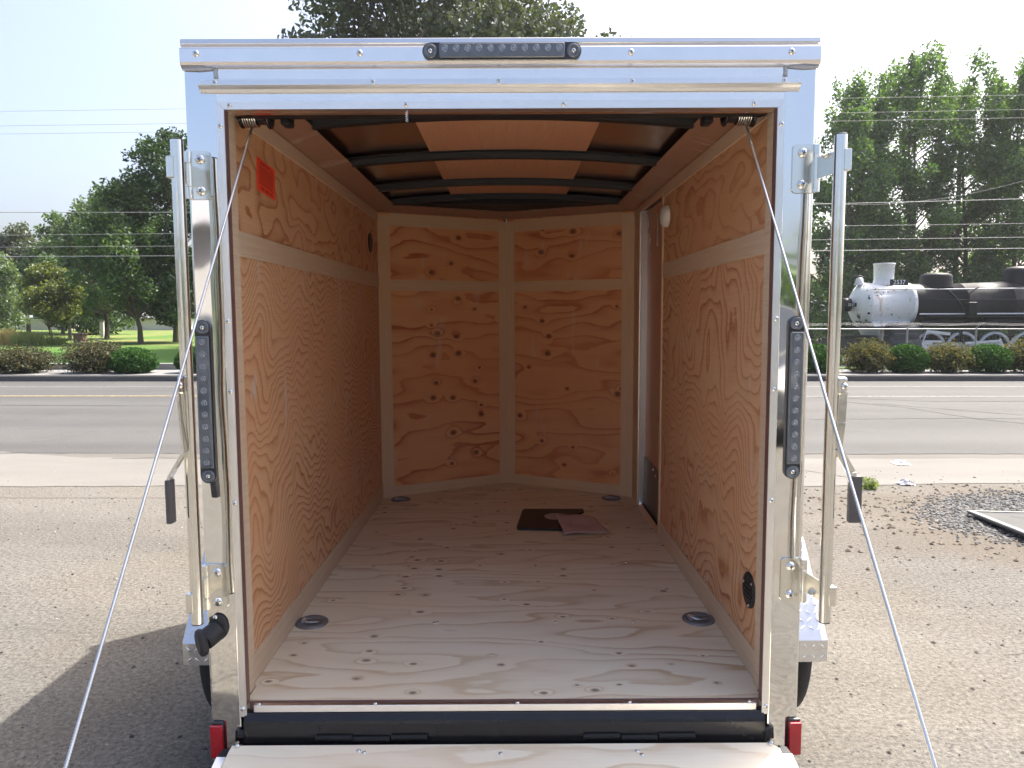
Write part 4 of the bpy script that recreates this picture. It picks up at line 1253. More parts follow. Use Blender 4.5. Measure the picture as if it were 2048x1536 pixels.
# ------------------------------------------------------------------ trees
def tree(name, label, x, y, z0, env, trunk_r, trunk_h, n_cl, n_leaf, leaf, mat, seed, cr=0.9, stems=1, lean=(0, 0), grp=None, up=0.3, cov=0.55, zs=0.8, spikes=0):
    """env: list of (height, radius) pairs describing the crown outline"""
    r_ = np.random.default_rng(seed)
    root = thing(name, label, 'tree', (x, y, z0), group=grp)
    hs = np.array([e[0] for e in env], float)
    rs = np.array([e[1] for e in env], float)
    H = hs[-1]
    w = np.interp(np.linspace(hs[0], H, 200), hs, rs) ** 1.4 + 0.05
    cdf = np.cumsum(w) / w.sum()
    ch = np.interp(r_.uniform(0, 1, n_cl), cdf, np.linspace(hs[0], H, 200))
    ca = r_.uniform(0, 2 * np.pi, n_cl)
    cd = np.interp(ch, hs, rs) * (0.25 + 0.75 * np.sqrt(r_.uniform(0, 1, n_cl))) * (1 + 0.15 * r_.normal(size=n_cl))
    lx = lean[0] * (ch / H)
    ly = lean[1] * (ch / H)
    C = np.column_stack([cd * np.cos(ca) + lx, cd * np.sin(ca) + ly, ch])
    crad = cr * r_.uniform(0.55, 1.25, n_cl)
    lead = np.linspace(0.74, 0.97, 6) * H
    C[-6:] = np.column_stack([lean[0] * lead / H + r_.normal(0, 0.12, 6), lean[1] * lead / H + r_.normal(0, 0.12, 6), lead])
    crad[-6:] = cr * np.linspace(1.0, 0.45, 6)
    lim = np.interp(C[:, 2] + crad * zs * 0.5, hs, rs, right=0.0) + 0.35 * cr
    dd = np.hypot(C[:, 0] - lean[0] * C[:, 2] / H, C[:, 1] - lean[1] * C[:, 2] / H)
    far = (dd > lim) & (C[:, 2] > 0.75 * H)
    C[far, :2] *= (lim[far] / np.maximum(dd[far], 1e-3))[:, None]
    if spikes:
        sp, sr = [], []
        for k in range(spikes):
            a_, q_ = r_.uniform(0, 2 * np.pi), np.sqrt(r_.uniform(0, 1)) * 0.95
            hb = H * r_.uniform(0.80, 0.93)
            rb_ = np.interp(hb, hs, rs) * q_
            for m_ in range(4):
                sp.append((rb_ * np.cos(a_) * (1 + 0.05 * m_), rb_ * np.sin(a_) * (1 + 0.05 * m_), hb + 0.42 * m_))
                sr.append(cr * (0.62 - 0.13 * m_))
        C = np.vstack([C, sp])
        crad = np.concatenate([crad, sr])
    prob = crad ** 2.2
    idx = r_.choice(len(C), n_leaf, p=prob / prob.sum())
    d = r_.normal(size=(n_leaf, 3))
    d /= np.linalg.norm(d, axis=1, keepdims=True)
    rr = r_.uniform(0, 1, n_leaf) ** cov
    P = C[idx] + d * (rr * crad[idx])[:, None] * np.array([1, 1, zs])
    V, F = leaf_quads(r_, P, leaf, up, 0.62)
    link('crown', np_mesh('crown', V, F, mat), root)
    b = MB()
    rp = random.Random(seed)
    tops = []
    for sidx in range(stems):
        a = rp.uniform(0, 6.28)
        off = 0.0 if stems == 1 else trunk_r * 1.6
        sx, sy = off * math.cos(a), off * math.sin(a)
        spread = 0.12 if stems == 1 else 0.55
        ex, ey = lean[0] * 0.8 + rp.uniform(-1, 1) * rs.max() * spread, lean[1] * 0.8 + rp.uniform(-1, 1) * rs.max() * spread
        path, rad = [], []
        for k in range(9):
            t_ = k / 8
            path.append((sx + ex * t_ ** 1.5 + 0.06 * math.sin(k * 1.7 + sidx), sy + ey * t_ ** 1.5 + 0.06 * math.cos(k * 1.3 + sidx), H * 0.9 * t_))
            rad.append(trunk_r * (1.25 if k == 0 else 1.0) * (1 - 0.88 * t_) / (1 if stems == 1 else 1.5))
        b.tube(path, rad, 10)
        tops.append(path)
    b.build('trunk', M['bark'], root)
    lb = MB()
    for k in range(min(n_cl, 210)):
        p = tops[k % stems]
        c = C[k]
        hh = max(trunk_h * 0.8, c[2] - np.hypot(c[0], c[1]) * 0.75 - 0.3)
        f = min(0.97, hh / (H * 0.9)) * 8
        i0 = int(f)
        i1 = min(8, i0 + 1)
        base = Vector(p[i0]).lerp(Vector(p[i1]), f - i0)
        r0 = trunk_r * (1 - 0.88 * f / 8) * 0.5
        m_ = base.lerp(Vector(c), 0.5) + Vector((0, 0, -0.15 * rp.random()))
        r0 *= 1.0 if k < 40 else 0.5
        lb.tube([base, m_, Vector(c)], [r0, r0 * 0.6, r0 * 0.2 + 0.006], 5)
    lb.build('limbs', M['bark'], root)
    return root

lf_dark = leafmat('dark_maple_leaf', (0.012, 0.036, 0.008), (0.042, 0.09, 0.018), 0.3, 0.10)
lf_mid = leafmat('mid_green_leaf', (0.036, 0.082, 0.02), (0.11, 0.19, 0.042), 0.45, 0.12)
lf_pale = leafmat('pale_green_leaf', (0.05, 0.095, 0.03), (0.14, 0.20, 0.075), 0.42, 0.14)
lf_yel = leafmat('yellow_green_leaf', (0.06, 0.095, 0.018), (0.15, 0.18, 0.035), 0.48, 0.10)
lf_oak = leafmat('grey_green_leaf', (0.024, 0.042, 0.016), (0.085, 0.105, 0.045), 0.32, 0.16)
lf_pop = leafmat('poplar_leaf', (0.026, 0.075, 0.016), (0.125, 0.225, 0.04), 0.52, 0.14)

def tx(px, D):
    return (px - 1020) / 1500.0 * D
GL, GR = 'trees on the park lawn', 'tall trees behind the locomotive'
tree('maple_tree', 'tall dark green tree close to the left side of the trailer', tx(352, 36), 36, 0.2, [(1.3, 1.3), (2.5, 2.4), (5, 2.7), (7.5, 2.0), (9.0, 1.1), (9.9, 0.3)], 0.12, 1.6, 120, 28000, 0.18, lf_dark, 21, 0.75, grp=GL)
tree('maple_tree', 'pale green upswept tree whose dark trunk stands on the lawn', tx(282, 34), 34, 0.2, [(1.4, 0.9), (2.4, 2.0), (4.0, 1.9), (5.6, 1.3), (6.9, 0.7)], 0.115, 1.5, 90, 22000, 0.17, lf_mid, 22, 0.5, zs=1.3, lean=(-1.1, 0), grp=GL)
tree('shade_tree', 'loose pale green tree with windswept tips left of the dark tree', tx(215, 42), 42, 0.2, [(1.6, 1.4), (3.2, 2.6), (5.0, 2.3), (6.8, 1.4), (8.0, 0.6)], 0.12, 1.8, 80, 22000, 0.20, lf_pale, 23, 0.6, grp=GL, zs=1.3)
tree('shade_tree', 'hazy grey-green tree farther back at far left', tx(60, 58), 58, 0.2, [(1.5, 2.2), (3.5, 3.6), (6, 3.2), (7.6, 1.8), (8.4, 0.6)], 0.14, 2, 90, 22000, 0.27, lf_oak, 24, 1.05, grp=GL)
tree('shade_tree', 'narrow hazy tree with a pointed top behind the yellowish tree', tx(128, 55), 55, 0.2, [(1.5, 1.6), (3.5, 2.4), (6, 1.7), (7.8, 0.9), (8.8, 0.2)], 0.12, 2, 70, 18000, 0.26, lf_mid, 25, 0.9, grp=GL)
tree('young_tree', 'small yellowish-green tree with thin forked stems on the left lawn', tx(108, 38), 38, 0.2, [(0.9, 0.7), (1.8, 1.35), (2.8, 1.3), (3.6, 0.7), (4.0, 0.2)], 0.05, 0.9, 60, 14000, 0.15, lf_yel, 26, 0.5, stems=3, grp=GL)
tree('shade_tree', 'mid green tree cut by the left edge of the picture', tx(-15, 44), 44, 0.2, [(0.6, 1.3), (2.0, 1.9), (3.6, 1.5), (4.8, 0.5)], 0.09, 1.0, 60, 14000, 0.19, lf_pale, 27, 0.7, grp=GL)
tree('shade_tree', 'leafy tree in the gap below the pale tree', tx(205, 52), 52, 0.2, [(0.5, 1.6), (2.2, 2.6), (4.0, 2.2), (5.5, 0.8)], 0.1, 1.0, 70, 16000, 0.24, lf_mid, 28, 0.9, grp=GL)
tree('old_tree', 'huge spreading tree whose crown rises above the trailer roof', tx(908, 31), 31, 0.1, [(4, 3.2), (7, 5.2), (10, 6.1), (12.5, 6.0), (15, 5.4), (17.5, 3.0), (19, 0.8)], 0.55, 3.5, 230, 90000, 0.20, lf_oak, 29, 1.15, stems=2)
ZL = -0.62
tree('poplar_tree', 'leftmost tall tree behind the locomotive, beside the trailer', tx(1692, 47), 47, ZL, [(0.8, 2.0), (4, 2.6), (9, 2.5), (13, 2.2), (15.2, 1.5), (16.4, 0.7)], 0.24, 2.0, 120, 30000, 0.21, lf_pop, 31, 0.80, stems=3, grp=GR, zs=1.15, cov=0.5, spikes=10)
tree('poplar_tree', 'tallest ragged tree rising above the white smokestack', tx(1805, 48), 48, ZL, [(0.8, 2.2), (5, 3.0), (11, 2.9), (15, 2.6), (17.0, 1.8), (18.4, 0.8)], 0.28, 2.0, 130, 34000, 0.21, lf_pop, 32, 0.80, stems=3, grp=GR, zs=1.15, cov=0.5, spikes=10)
tree('poplar_tree', 'tall tree with pointed tips above the locomotive sand dome', tx(1915, 49), 49, ZL, [(0.8, 2.2), (5, 2.9), (11, 2.9), (15, 2.5), (17.0, 1.8), (18.4, 0.8)], 0.28, 2.0, 130, 33000, 0.21, lf_pop, 33, 0.80, stems=3, grp=GR, zs=1.15, cov=0.5, spikes=10)
tree('poplar_tree', 'tall tree cut by the right edge of the picture', tx(2035, 47), 47, ZL, [(0.8, 2.2), (5, 2.9), (11, 2.9), (14.5, 2.5), (16.4, 1.7), (17.6, 0.8)], 0.28, 2.0, 130, 33000, 0.21, lf_pop, 34, 0.80, stems=3, grp=GR, zs=1.15, cov=0.5, spikes=10)
tree('poplar_tree', 'rearmost tall tree seen through the gap left of the smokestack', tx(1745, 57), 57, ZL, [(0.5, 2.6), (4, 3.2), (9, 2.8), (14, 1.8), (17, 0.5)], 0.28, 2.0, 60, 10000, 0.30, lf_pop, 35, 1.0, stems=2, grp=GR)
tree('poplar_tree', 'rearmost tall tree filling the gap above the boiler', tx(1985, 58), 58, ZL, [(0.5, 3.0), (4, 3.6), (9, 3.2), (14, 2.0), (18, 0.5)], 0.28, 2.0, 64, 11000, 0.30, lf_pop, 36, 1.05, stems=2, grp=GR)

# far tree belt: reads as one mass
def belt(name, label, x0, x1, y, h, n, leaf, mat, seed, z0):
    r_ = np.random.default_rng(seed)
    X = r_.uniform(x0, x1, n)
    top = h * (0.72 + 0.16 * np.sin(X * 0.21 + seed) + 0.12 * np.sin(X * 0.57 + 2 * seed) + 0.08 * np.sin(X * 1.7))
    Z = top * r_.uniform(0.02, 1, n) ** 0.8
    Y = y + r_.normal(0, 2.5, n)
    V, F = leaf_quads(r_, np.column_stack([X, Y, Z + z0]), leaf, 0.2, 0.7)
    return stuff(link(name, np_mesh(name, V, F, mat)), label, 'trees')
belt('distant_trees', 'far-off belt of hazy trees along the horizon', -95, 60, 96, 7.5, 42000, 0.75, lf_mid, 2, 0.0)
belt('undergrowth', 'dark undergrowth behind the locomotive', 9, 44, 62, 5.0, 16000, 0.45, lf_dark, 3, ZL)
belt('background_trees', 'row of trees on the far side of the lot behind the viewer', -60, 60, -55, 8.0, 14000, 0.9, lf_mid, 5, 0.0)

# tall grasses at far left
def grass_clump(label, x, y, n, h, w, seed, mat):
    r_ = random.Random(seed)
    b = MB()
    for k in range(n):
        a, rr = r_.uniform(0, 6.28), r_.uniform(0, w) ** 1.0
        bx, by = rr * math.cos(a), rr * math.sin(a)
        hh = h * r_.uniform(0.6, 1.1)
        tx_, ty_ = bx + r_.uniform(-0.25, 0.25), by + r_.uniform(-0.25, 0.25)
        b.add([(bx - 0.015, by, 0), (bx + 0.015, by, 0), ((bx + tx_) / 2 + 0.012, (by + ty_) / 2, hh * 0.65), (tx_, ty_, hh)], [(0, 1, 2), (0, 2, 3)])
    o = b.build('tall_grass', mat)
    o.location = (x, y, 0.2)
    return tag(o, label, 'grass', 'tall grass clumps on the left lawn')
gr_m = leafmat('tall_grass_blade', (0.09, 0.14, 0.04), (0.22, 0.25, 0.09), 0.4, 0.1)
gr_t = leafmat('tan_grass_blade', (0.20, 0.17, 0.09), (0.34, 0.28, 0.15), 0.4, 0.1)
grass_clump('tan tall grass clump at the left edge of the lawn', tx(18, 33), 33, 500, 0.75, 0.75, 1, gr_t)
grass_clump('bright green tall grass clump under the yellowish tree', tx(62, 32), 32, 500, 0.65, 0.7, 2, gr_m)
grass_clump('low green grass clump nearest to the brown kiosk box', tx(103, 33), 33, 420, 0.45, 0.7, 3, gr_m)

# ------------------------------------------------------------------ far left furniture and houses
pole_m = simple('weathered_pole_wood', (0.20, 0.17, 0.14), 0.9, nscale=6)
cream = simple('cream_siding', (0.60, 0.53, 0.42), 0.8, nscale=2)
roof_g = simple('grey_shingles', (0.22, 0.22, 0.23), 0.9, nscale=8)
glass_d = simple('dark_window_glass', (0.03, 0.035, 0.04), 0.1)
white_p = simple('white_paint', (0.72, 0.72, 0.70), 0.6, nscale=8)
UP = thing('utility_pole', 'thin pole with a small white sign among the left trees', 'pole', (tx(143, 40), 40, 0.2))
MB().tube([(0, 0, 0), (0, 0, 2.6)], [0.09, 0.07], 12).build('post', pole_m, UP)
MB().box(-0.22, 0.18, -0.12, -0.09, 0.98, 1.32).build('sign_panel', white_p, UP, bevel=0.01)
PO = thing('marker_post', 'short pale post on the far lawn', 'post', (tx(208, 46), 46, 0.2))
MB().box(-0.13, 0.10, -0.08, 0.08, 0, 0.95).build('post', simple('pale_post_paint', (0.45, 0.45, 0.42), 0.8), PO, bevel=0.02)
MB().box(-0.16, 0.13, -0.1, 0.1, 0.951, 1.0).build('cap', pole_m, PO)
KI = thing('park_kiosk', 'squat brown box standing on the left lawn', 'kiosk', (tx(163, 36), 36, 0.2))
MB().box(-0.22, 0.22, -0.2, 0.2, 0, 0.42).build('body', simple('brown_kiosk_boards', (0.16, 0.095, 0.07), 0.85, nscale=10), KI, bevel=0.01)
MB().box(-0.26, 0.26, -0.24, 0.24, 0.421, 0.48).build('lid', simple('brown_kiosk_lid', (0.11, 0.07, 0.055), 0.8), KI, bevel=0.01)
def house(name, label, x, y, w, d, h, rh, wallm, win):
    o = thing(name, label, 'house', (x, y, 0.15))
    MB().box(-w / 2, w / 2, -d / 2, d / 2, 0, h).build('wall', wallm, o)
    MB().prism([(-d / 2 - 0.4, h + 0.002), (0, h + rh), (d / 2 + 0.4, h + 0.002)], 'x', -w / 2 - 0.4, w / 2 + 0.4).build('roof', roof_g, o)
    for wx in win:
        f = MB().box(wx - 0.55, wx + 0.55, -d / 2 - 0.05, -d / 2 - 0.002, 1.0, 2.0).build('window', white_p, o)
        MB().box(wx - 0.47, wx + 0.47, -d / 2 - 0.07, -d / 2 - 0.051, 1.08, 1.92).build('pane', glass_d, f)
    return o
house('far_house', 'small far white house with grey roof seen under the dark tree', tx(330, 70), 70, 5.2, 6, 1.15, 0.7, white_p, (-1.4, 1.2))
house('far_house', 'low cream building seen under the left trees', tx(110, 72), 72, 6.5, 6, 1.2, 0.4, cream, (-1.8, 0.6))

# ------------------------------------------------------------------ locomotive
LD = 34.0
def lxp(px):
    return (px - 1020) / 1500.0 * (LD - 0.75)
def lxc(px):
    return (px - 1020) / 1500.0 * LD
lo_black = simple('sooty_black_paint', (0.016, 0.016, 0.018), 0.5, nscale=2.2, namp=0.6, spec=0.2)
def loco_white():
    t = NT('peeling_white_paint')
    v = t.obj()
    p = t.sep(v)
    f = t.noise(v, 1.7, 5, 0.7)
    g = t.noise(v, 6.0, 4, 0.7)
    peel = t.ramp(t.math('ADD', t.math('MULTIPLY', f, 0.75), t.math('MULTIPLY', g, 0.25)), [(0.585, 0.0), (0.60, 1.0)])
    col = t.mix(g, (0.60, 0.61, 0.62), (0.80, 0.81, 0.82))
    rn = t.noise(t.vscale(v, (5, 5, 0.5)), 1.0, 3)
    col = t.mix(t.ramp(rn, [(0.62, 0.0), (0.72, 0.6)]), col, (0.40, 0.22, 0.10))
    col = t.mix(peel, col, (0.05, 0.055, 0.065))
    return t.pbr(Base_Color=col, Roughness=0.6)
lo_white = loco_white()
lo_grey = simple('dull_cylinder_grey', (0.04, 0.04, 0.045), 0.6, nscale=3, namp=0.4, spec=0.25)
lo_lt = simple('pale_grey_rod_paint', (0.62, 0.63, 0.65), 0.5, nscale=8, namp=0.25)
LO = thing('steam_locomotive', 'old black steam locomotive with peeling white smokebox and chimney behind the fence', 'locomotive', (0, LD, ZL))
BZ = 2.60          # boiler axis above the rail
def lz(py):
    return 1.5 - (py - 632) / 1500.0 * LD - ZL
x_sb0, x_sb1 = lxp(1740), lxp(1828)
sb = MB()
sb.lathe((x_sb0, 0, BZ), (1, 0, 0), [(0.10, -0.50), (0.62, -0.44), (0.90, -0.24), (1.0, -0.05), (1.0, 0.02), (0.985, 0.03), (0.985, 1.75), (1.01, 1.76), (1.01, 1.86), (0.985, 1.87), (0.985, x_sb1 - x_sb0)], 40).build('smokebox', lo_white, LO, label='peeling white smokebox')
for k in range(16):
    a = 2 * math.pi * k / 16
    MB().lathe((x_sb0 - 0.12, 0.93 * math.cos(a), BZ + 0.93 * math.sin(a)), (-1, 0, 0), [(0.05, 0), (0.05, 0.06), (0.02, 0.09)], 8).build('door_dog', lo_black if k in (2, 9, 10) else lo_white, LO)
rv = MB()
for xx in (x_sb0 + 0.10, x_sb0 + 1.81, x_sb1 - 0.08):
    for k in range(44):
        a = 2 * math.pi * k / 44
        rv.lathe((xx, 1.0 * math.cos(a), BZ + 1.0 * math.sin(a)), (0, math.cos(a), math.sin(a)), [(0.022, 0), (0.018, 0.02), (0.006, 0.028)], 6)
rvo = rv.build('rivets', lo_white, LO)
rvo['kind'] = 'stuff'
for k in range(6):
    xx = lxp(1745 + 62 * k)
    MB().cyl((xx, -0.72, BZ + 0.66), (xx, -0.86, BZ + 0.71), 0.022, 8).build('rail_stanchion', lo_black, LO)
MB().box(lxp(1918), lxp(1936), -1.35, -1.0, BZ - 0.44, BZ + 0.12).build('air_pump', lo_black, LO, bevel=0.05)
MB().tube([(lxp(1926), -1.1, BZ + 0.1), (lxp(1926), -1.05, BZ + 0.5), (lxp(1950), -0.8, BZ + 0.8)], 0.03, 8).build('pump_pipe', lo_black, LO)
MB().tube([(lxp(1842), -1.0, BZ + 0.3), (lxp(1880), -1.02, BZ + 0.22), (lxp(2100), -1.12, BZ + 0.25)], 0.02, 8).build('control_rod', lo_black, LO)
MB().box(lxp(1770), lxp(2300), -0.55, 0.55, 0.06, 0.62).build('underframe_fill', lo_black, LO)  # black filler box added between the wheels to hide the sunlit ground behind
st_x = lxc(1762)
MB().lathe((st_x, 0, BZ + 0.90), (0, 0, 1), [(0.52, 0), (0.44, 0.12), (0.41, 0.25), (0.44, 0.90), (0.46, 0.91), (0.46, 0.97), (0.38, 0.97), (0.38, 0.65)], 32).build('chimney', lo_white, LO, label='white tapered chimney')
# boiler barrel, gently coned towards the cab
x_b1 = lxp(2330)
MB().lathe((x_sb1, 0, BZ), (1, 0, 0), [(0.96, 0.002), (0.97, 2.2), (1.0, 2.21), (1.0, 2.28), (0.98, 2.29), (1.06, 4.2), (1.08, 4.21), (1.08, 4.28), (1.065, 4.29), (1.12, 6.2), (1.14, 6.21), (1.14, 6.28), (1.12, 6.29), (1.12, x_b1 - x_sb1)], 44).build('boiler', lo_black, LO)
def dome(px, r, h, name):
    MB().lathe((lxc(px), 0, BZ + 0.80), (0, 0, 1), [(r * 1.12, 0), (r * 1.02, 0.22), (r, 0.32), (r, h * 0.72), (r * 0.93, h * 0.86), (r * 0.72, h * 0.95), (r * 0.2, h)], 32).build(name, lo_black, LO)
dome(1866, 0.66, 0.66, 'sand_dome')
dome(2030, 0.62, 0.95, 'steam_dome')
# number board
nb = MB().box(-0.40, 0.40, -0.02, 0.02, -0.13, 0.13).build('number_board', simple('number_board_blue_black', (0.015, 0.02, 0.03), 0.5), LO)
nb.location = (lxc(1778), -0.66, BZ + 1.00)
tm = link('number', text_mesh('number', '2537', 0.27, simple('number_white', (0.8, 0.8, 0.78), 0.5)), nb)
tm.location = (0, -0.024, 0)
tm.rotation_euler = (math.pi / 2, 0, 0)
# headlight with number, bell
hl = MB().lathe((lxp(1714), 0, BZ + 0.02), (-1, 0, 0), [(0.10, 0), (0.30, 0.05), (0.32, 0.38), (0.28, 0.40)], 20).build('headlight', lo_black, LO)
hp = MB().box(-0.26, 0.26, -0.02, 0.02, -0.08, 0.08).build('headlight_plate', lo_black, hl)
hp.location = (lxp(1708), -0.33, BZ + 0.02)
t2 = link('headlight_number', text_mesh('headlight_number', '2537', 0.15, simple('headlight_number_white', (0.7, 0.7, 0.7), 0.5)), hl)
t2.location = (lxp(1708), -0.354, BZ + 0.02)
t2.rotation_euler = (math.pi / 2, 0, 0)
bl = MB().lathe((lxp(1730), 0, BZ + 1.25), (0, 0, -1), [(0.05, 0), (0.14, 0.04), (0.17, 0.2), (0.25, 0.32), (0.25, 0.35)], 18).build('bell', lo_lt, LO)
MB().tube([(lxp(1730) - 0.3, 0, BZ + 0.85), (lxp(1730) - 0.3, 0, BZ + 1.2), (lxp(1730), 0, BZ + 1.32), (lxp(1730) + 0.3, 0, BZ + 1.2), (lxp(1730) + 0.3, 0, BZ + 0.85)], 0.035, 8).build('bell_yoke', lo_black, bl)
# running board, handrail, pipes
MB().box(lxp(1835), x_b1, -1.45, -0.85, BZ - 0.52, BZ - 0.46).build('running_board', lo_black, LO)
MB().box(lxp(1690), lxp(1835), -1.35, -0.8, BZ - 1.02, BZ - 0.95).build('front_deck', lo_black, LO)
MB().tube([(lxp(1735), -0.80, BZ + 0.68), (lxp(1900), -0.84, BZ + 0.70), (x_b1, -0.95, BZ + 0.80)], 0.025, 8).build('handrail', lo_lt, LO)
MB().tube([(lxp(1888), -0.72, BZ + 0.72), (lxp(1900), -0.98, BZ + 0.35), (lxp(1925), -1.05, BZ - 0.45)], 0.04, 8).build('sand_pipe', lo_black, LO)
MB().tube([(lxp(1830), -1.05, BZ - 0.40), (x_b1, -1.15, BZ - 0.34)], 0.035, 8).build('steam_pipe', lo_lt, LO)
MB().cyl((lxp(1830), -1.05, BZ - 0.75), (lxp(1915), -1.05, BZ - 0.75), 0.22, 18).build('air_tank', lo_black, LO)
MB().cyl((lxp(1955), -1.05, BZ - 0.75), (lxp(2035), -1.05, BZ - 0.75), 0.22, 18).build('air_tank', lo_black, LO)
# saddle, cylinder, frames
MB().prism([(lxp(1738), BZ - 0.70), (lxp(1815), BZ - 0.70), (lxp(1820), 0.95), (lxp(1765), 0.95)], 'y', -0.9, 0.9).build('cylinder_saddle', lo_white, LO)
MB().lathe((lxp(1764), -1.18, BZ - 1.15), (1, 0, 0), [(0.30, 0), (0.36, 0.04), (0.36, 1.25), (0.30, 1.3)], 22).build('valve_chest', lo_grey, LO)
MB().lathe((lxp(1762), -1.18, 0.80), (1, 0, 0), [(0.42, 0), (0.52, 0.05), (0.52, 1.3), (0.42, 1.36)], 24).build('cylinder', lo_grey, LO)
MB().box(lxp(1762) + 0.1, lxp(1822) - 0.1, -1.60, -0.85, 0.75, BZ - 1.2).build('cylinder_casing', lo_grey, LO, bevel=0.08)
MB().box(lxp(1690), x_b1, -0.62, 0.62, 0.62, 1.25).build('frame', lo_black, LO)
MB().box(lxp(1684), lxp(1692), -1.4, 1.4, 0.55, 1.1).build('buffer_beam', lo_black, LO)
for k in range(9):
    y = -1.2 + 0.3 * k
    MB().bar((lxp(1684), y, 0.55), (lxp(1672), y * 0.5, 0.12), 0.06, 0.06).build('pilot_bar', lo_black, LO)
def dwheel(px, r, name, rim_m):
    c = (lxp(px), -0.78, r)
    o = MB().lathe(c, (0, -1, 0), [(r * 0.83, -0.05), (r, -0.05), (r, 0.07), (r * 0.90, 0.075), (r * 0.83, 0.075), (r * 0.83, -0.05)], 40).build(name, rim_m, LO)
    b = MB()
    for k in range(14):
        a = 2 * math.pi * k / 14
        b.bar((c[0], c[1], c[2]), (c[0] + r * 0.86 * math.cos(a), c[1], c[2] + r * 0.86 * math.sin(a)), 0.06, 0.05, up=(0, 1, 0))
    b.lathe((c[0], c[1] + 0.06, c[2]), (0, -1, 0), [(0.2, 0), (0.2, 0.16), (0.1, 0.17)], 18)
    b.build('spokes', lo_black, o)
    return o
for px in (1858, 1923, 1988, 2053, 2118):
    dwheel(px, 0.72, 'driving_wheel', lo_lt)
dwheel(1738, 0.42, 'leading_wheel', lo_black)
# rods and valve gear
MB().bar((lxp(1858), -1.02, 0.70), (lxp(2118), -1.02, 0.70), 0.10, 0.17, up=(0, 0, 1)).build('coupling_rod', lo_lt, LO)
MB().bar((lxp(1835), -1.14, 0.80), (lxp(1988), -1.14, 0.98), 0.10, 0.18, up=(0, 0, 1)).build('main_rod', lo_lt, LO)
MB().box(lxp(1815), lxp(1872), -1.26, -1.16, 0.96, 1.06).build('guide_bar', lo_lt, LO)
MB().box(lxp(1815), lxp(1872), -1.26, -1.16, 0.48, 0.58).build('guide_bar', lo_lt, LO)
MB().box(lxp(1832), lxp(1852), -1.30, -1.14, 0.575, 0.955).build('crosshead', lo_lt, LO)
MB().bar((lxp(1838), -1.32, 1.46), (lxp(1885), -1.32, 1.34), 0.05, 0.12).build('radius_rod', lo_lt, LO)
MB().bar((lxp(1838), -1.34, 1.46), (lxp(1826), -1.34, 0.72), 0.05, 0.10, up=(0, 1, 0)).build('combination_lever', lo_lt, LO)
MB().bar((lxp(1905), -1.32, 1.45), (lxp(1912), -1.32, 0.9), 0.06, 0.16, up=(0, 1, 0)).build('expansion_link', lo_black, LO)
MB().bar((lxp(1908), -1.28, 0.92), (lxp(1988), -1.28, 1.06), 0.05, 0.09).build('eccentric_rod', lo_lt, LO)
for px in (1988, 2013):
    MB().prism([(lxp(px) - 0.22, 0.78), (lxp(px), 1.18), (lxp(px) + 0.22, 0.78)], 'y', -1.20, -1.15).build('rod_end', lo_lt, LO)
# track under it
tr_ = thing('railway_track', 'rusty rail track hidden below the locomotive', 'track', (0, LD, ZL))
for s in (-1, 1):
    MB().box(8, 46, s * 0.75 - 0.035, s * 0.75 + 0.035, -0.14, 0.0).build('rail', simple('rusty_rail', (0.12, 0.07, 0.05), 0.7), tr_)
lawn_cut = None

# ------------------------------------------------------------------ chain-link fence
FD = 25.5
FZ = -0.62
galv = simple('galvanised_pipe', (0.30, 0.30, 0.31), 0.45, metal=0.5, nscale=10)
FE = thing('chain_link_fence', 'galvanised chain-link fence with barbed-wire arms in front of the locomotive', 'fence', (0, FD, FZ))
def fxp(px):
    return (px - 1020) / 1500.0 * FD
ft = 1.5 - (658 - 632) / 1500.0 * FD - FZ
MB().cyl((fxp(1560), 0, ft), (fxp(2330), 0, ft), 0.018, 10).build('top_rail', galv, FE)
for px in (1540, 1677, 1815, 1953, 2091, 2229):
    MB().cyl((fxp(px), 0.03, 0), (fxp(px), 0.03, ft + 0.06), 0.03, 10).build('post', galv, FE)
    MB().tube([(fxp(px), 0.03, ft + 0.05), (fxp(px) + 0.05, -0.02, ft + 0.12), (fxp(px) + 0.17, -0.16, ft + 0.21)], 0.014, 8).build('barb_arm', galv, FE)
for k in range(3):
    t_ = 0.3 + 0.33 * k
    MB().tube([(fxp(p) + 0.05 + 0.12 * t_, -0.02 - 0.14 * t_, ft + 0.12 + 0.09 * t_ - (0.03 if i % 2 else 0)) for i, p in enumerate((1540, 1608, 1677, 1746, 1815, 1884, 1953, 2022, 2091))], 0.0028, 6).build('barbed_wire', galv, FE)
b = MB()
x0, x1, hh, stp = fxp(1560), fxp(2230), ft, 0.075
k = x0 - hh
while k < x1:
    for dirn in (1, -1):
        za, zb = 0.0, hh
        xa, xb = (k, k + hh) if dirn > 0 else (k + hh, k)
        if min(xa, xb) >= x0 and max(xa, xb) <= x1:
            b.add([(xa, 0, za), (xa + 0.002, 0, za), (xb + 0.002, 0, zb), (xb, 0, zb)], [(0, 1, 2, 3)])
    k += stp
mesh_o = b.build('wire_mesh', galv, FE)
mesh_o['kind'] = 'stuff'

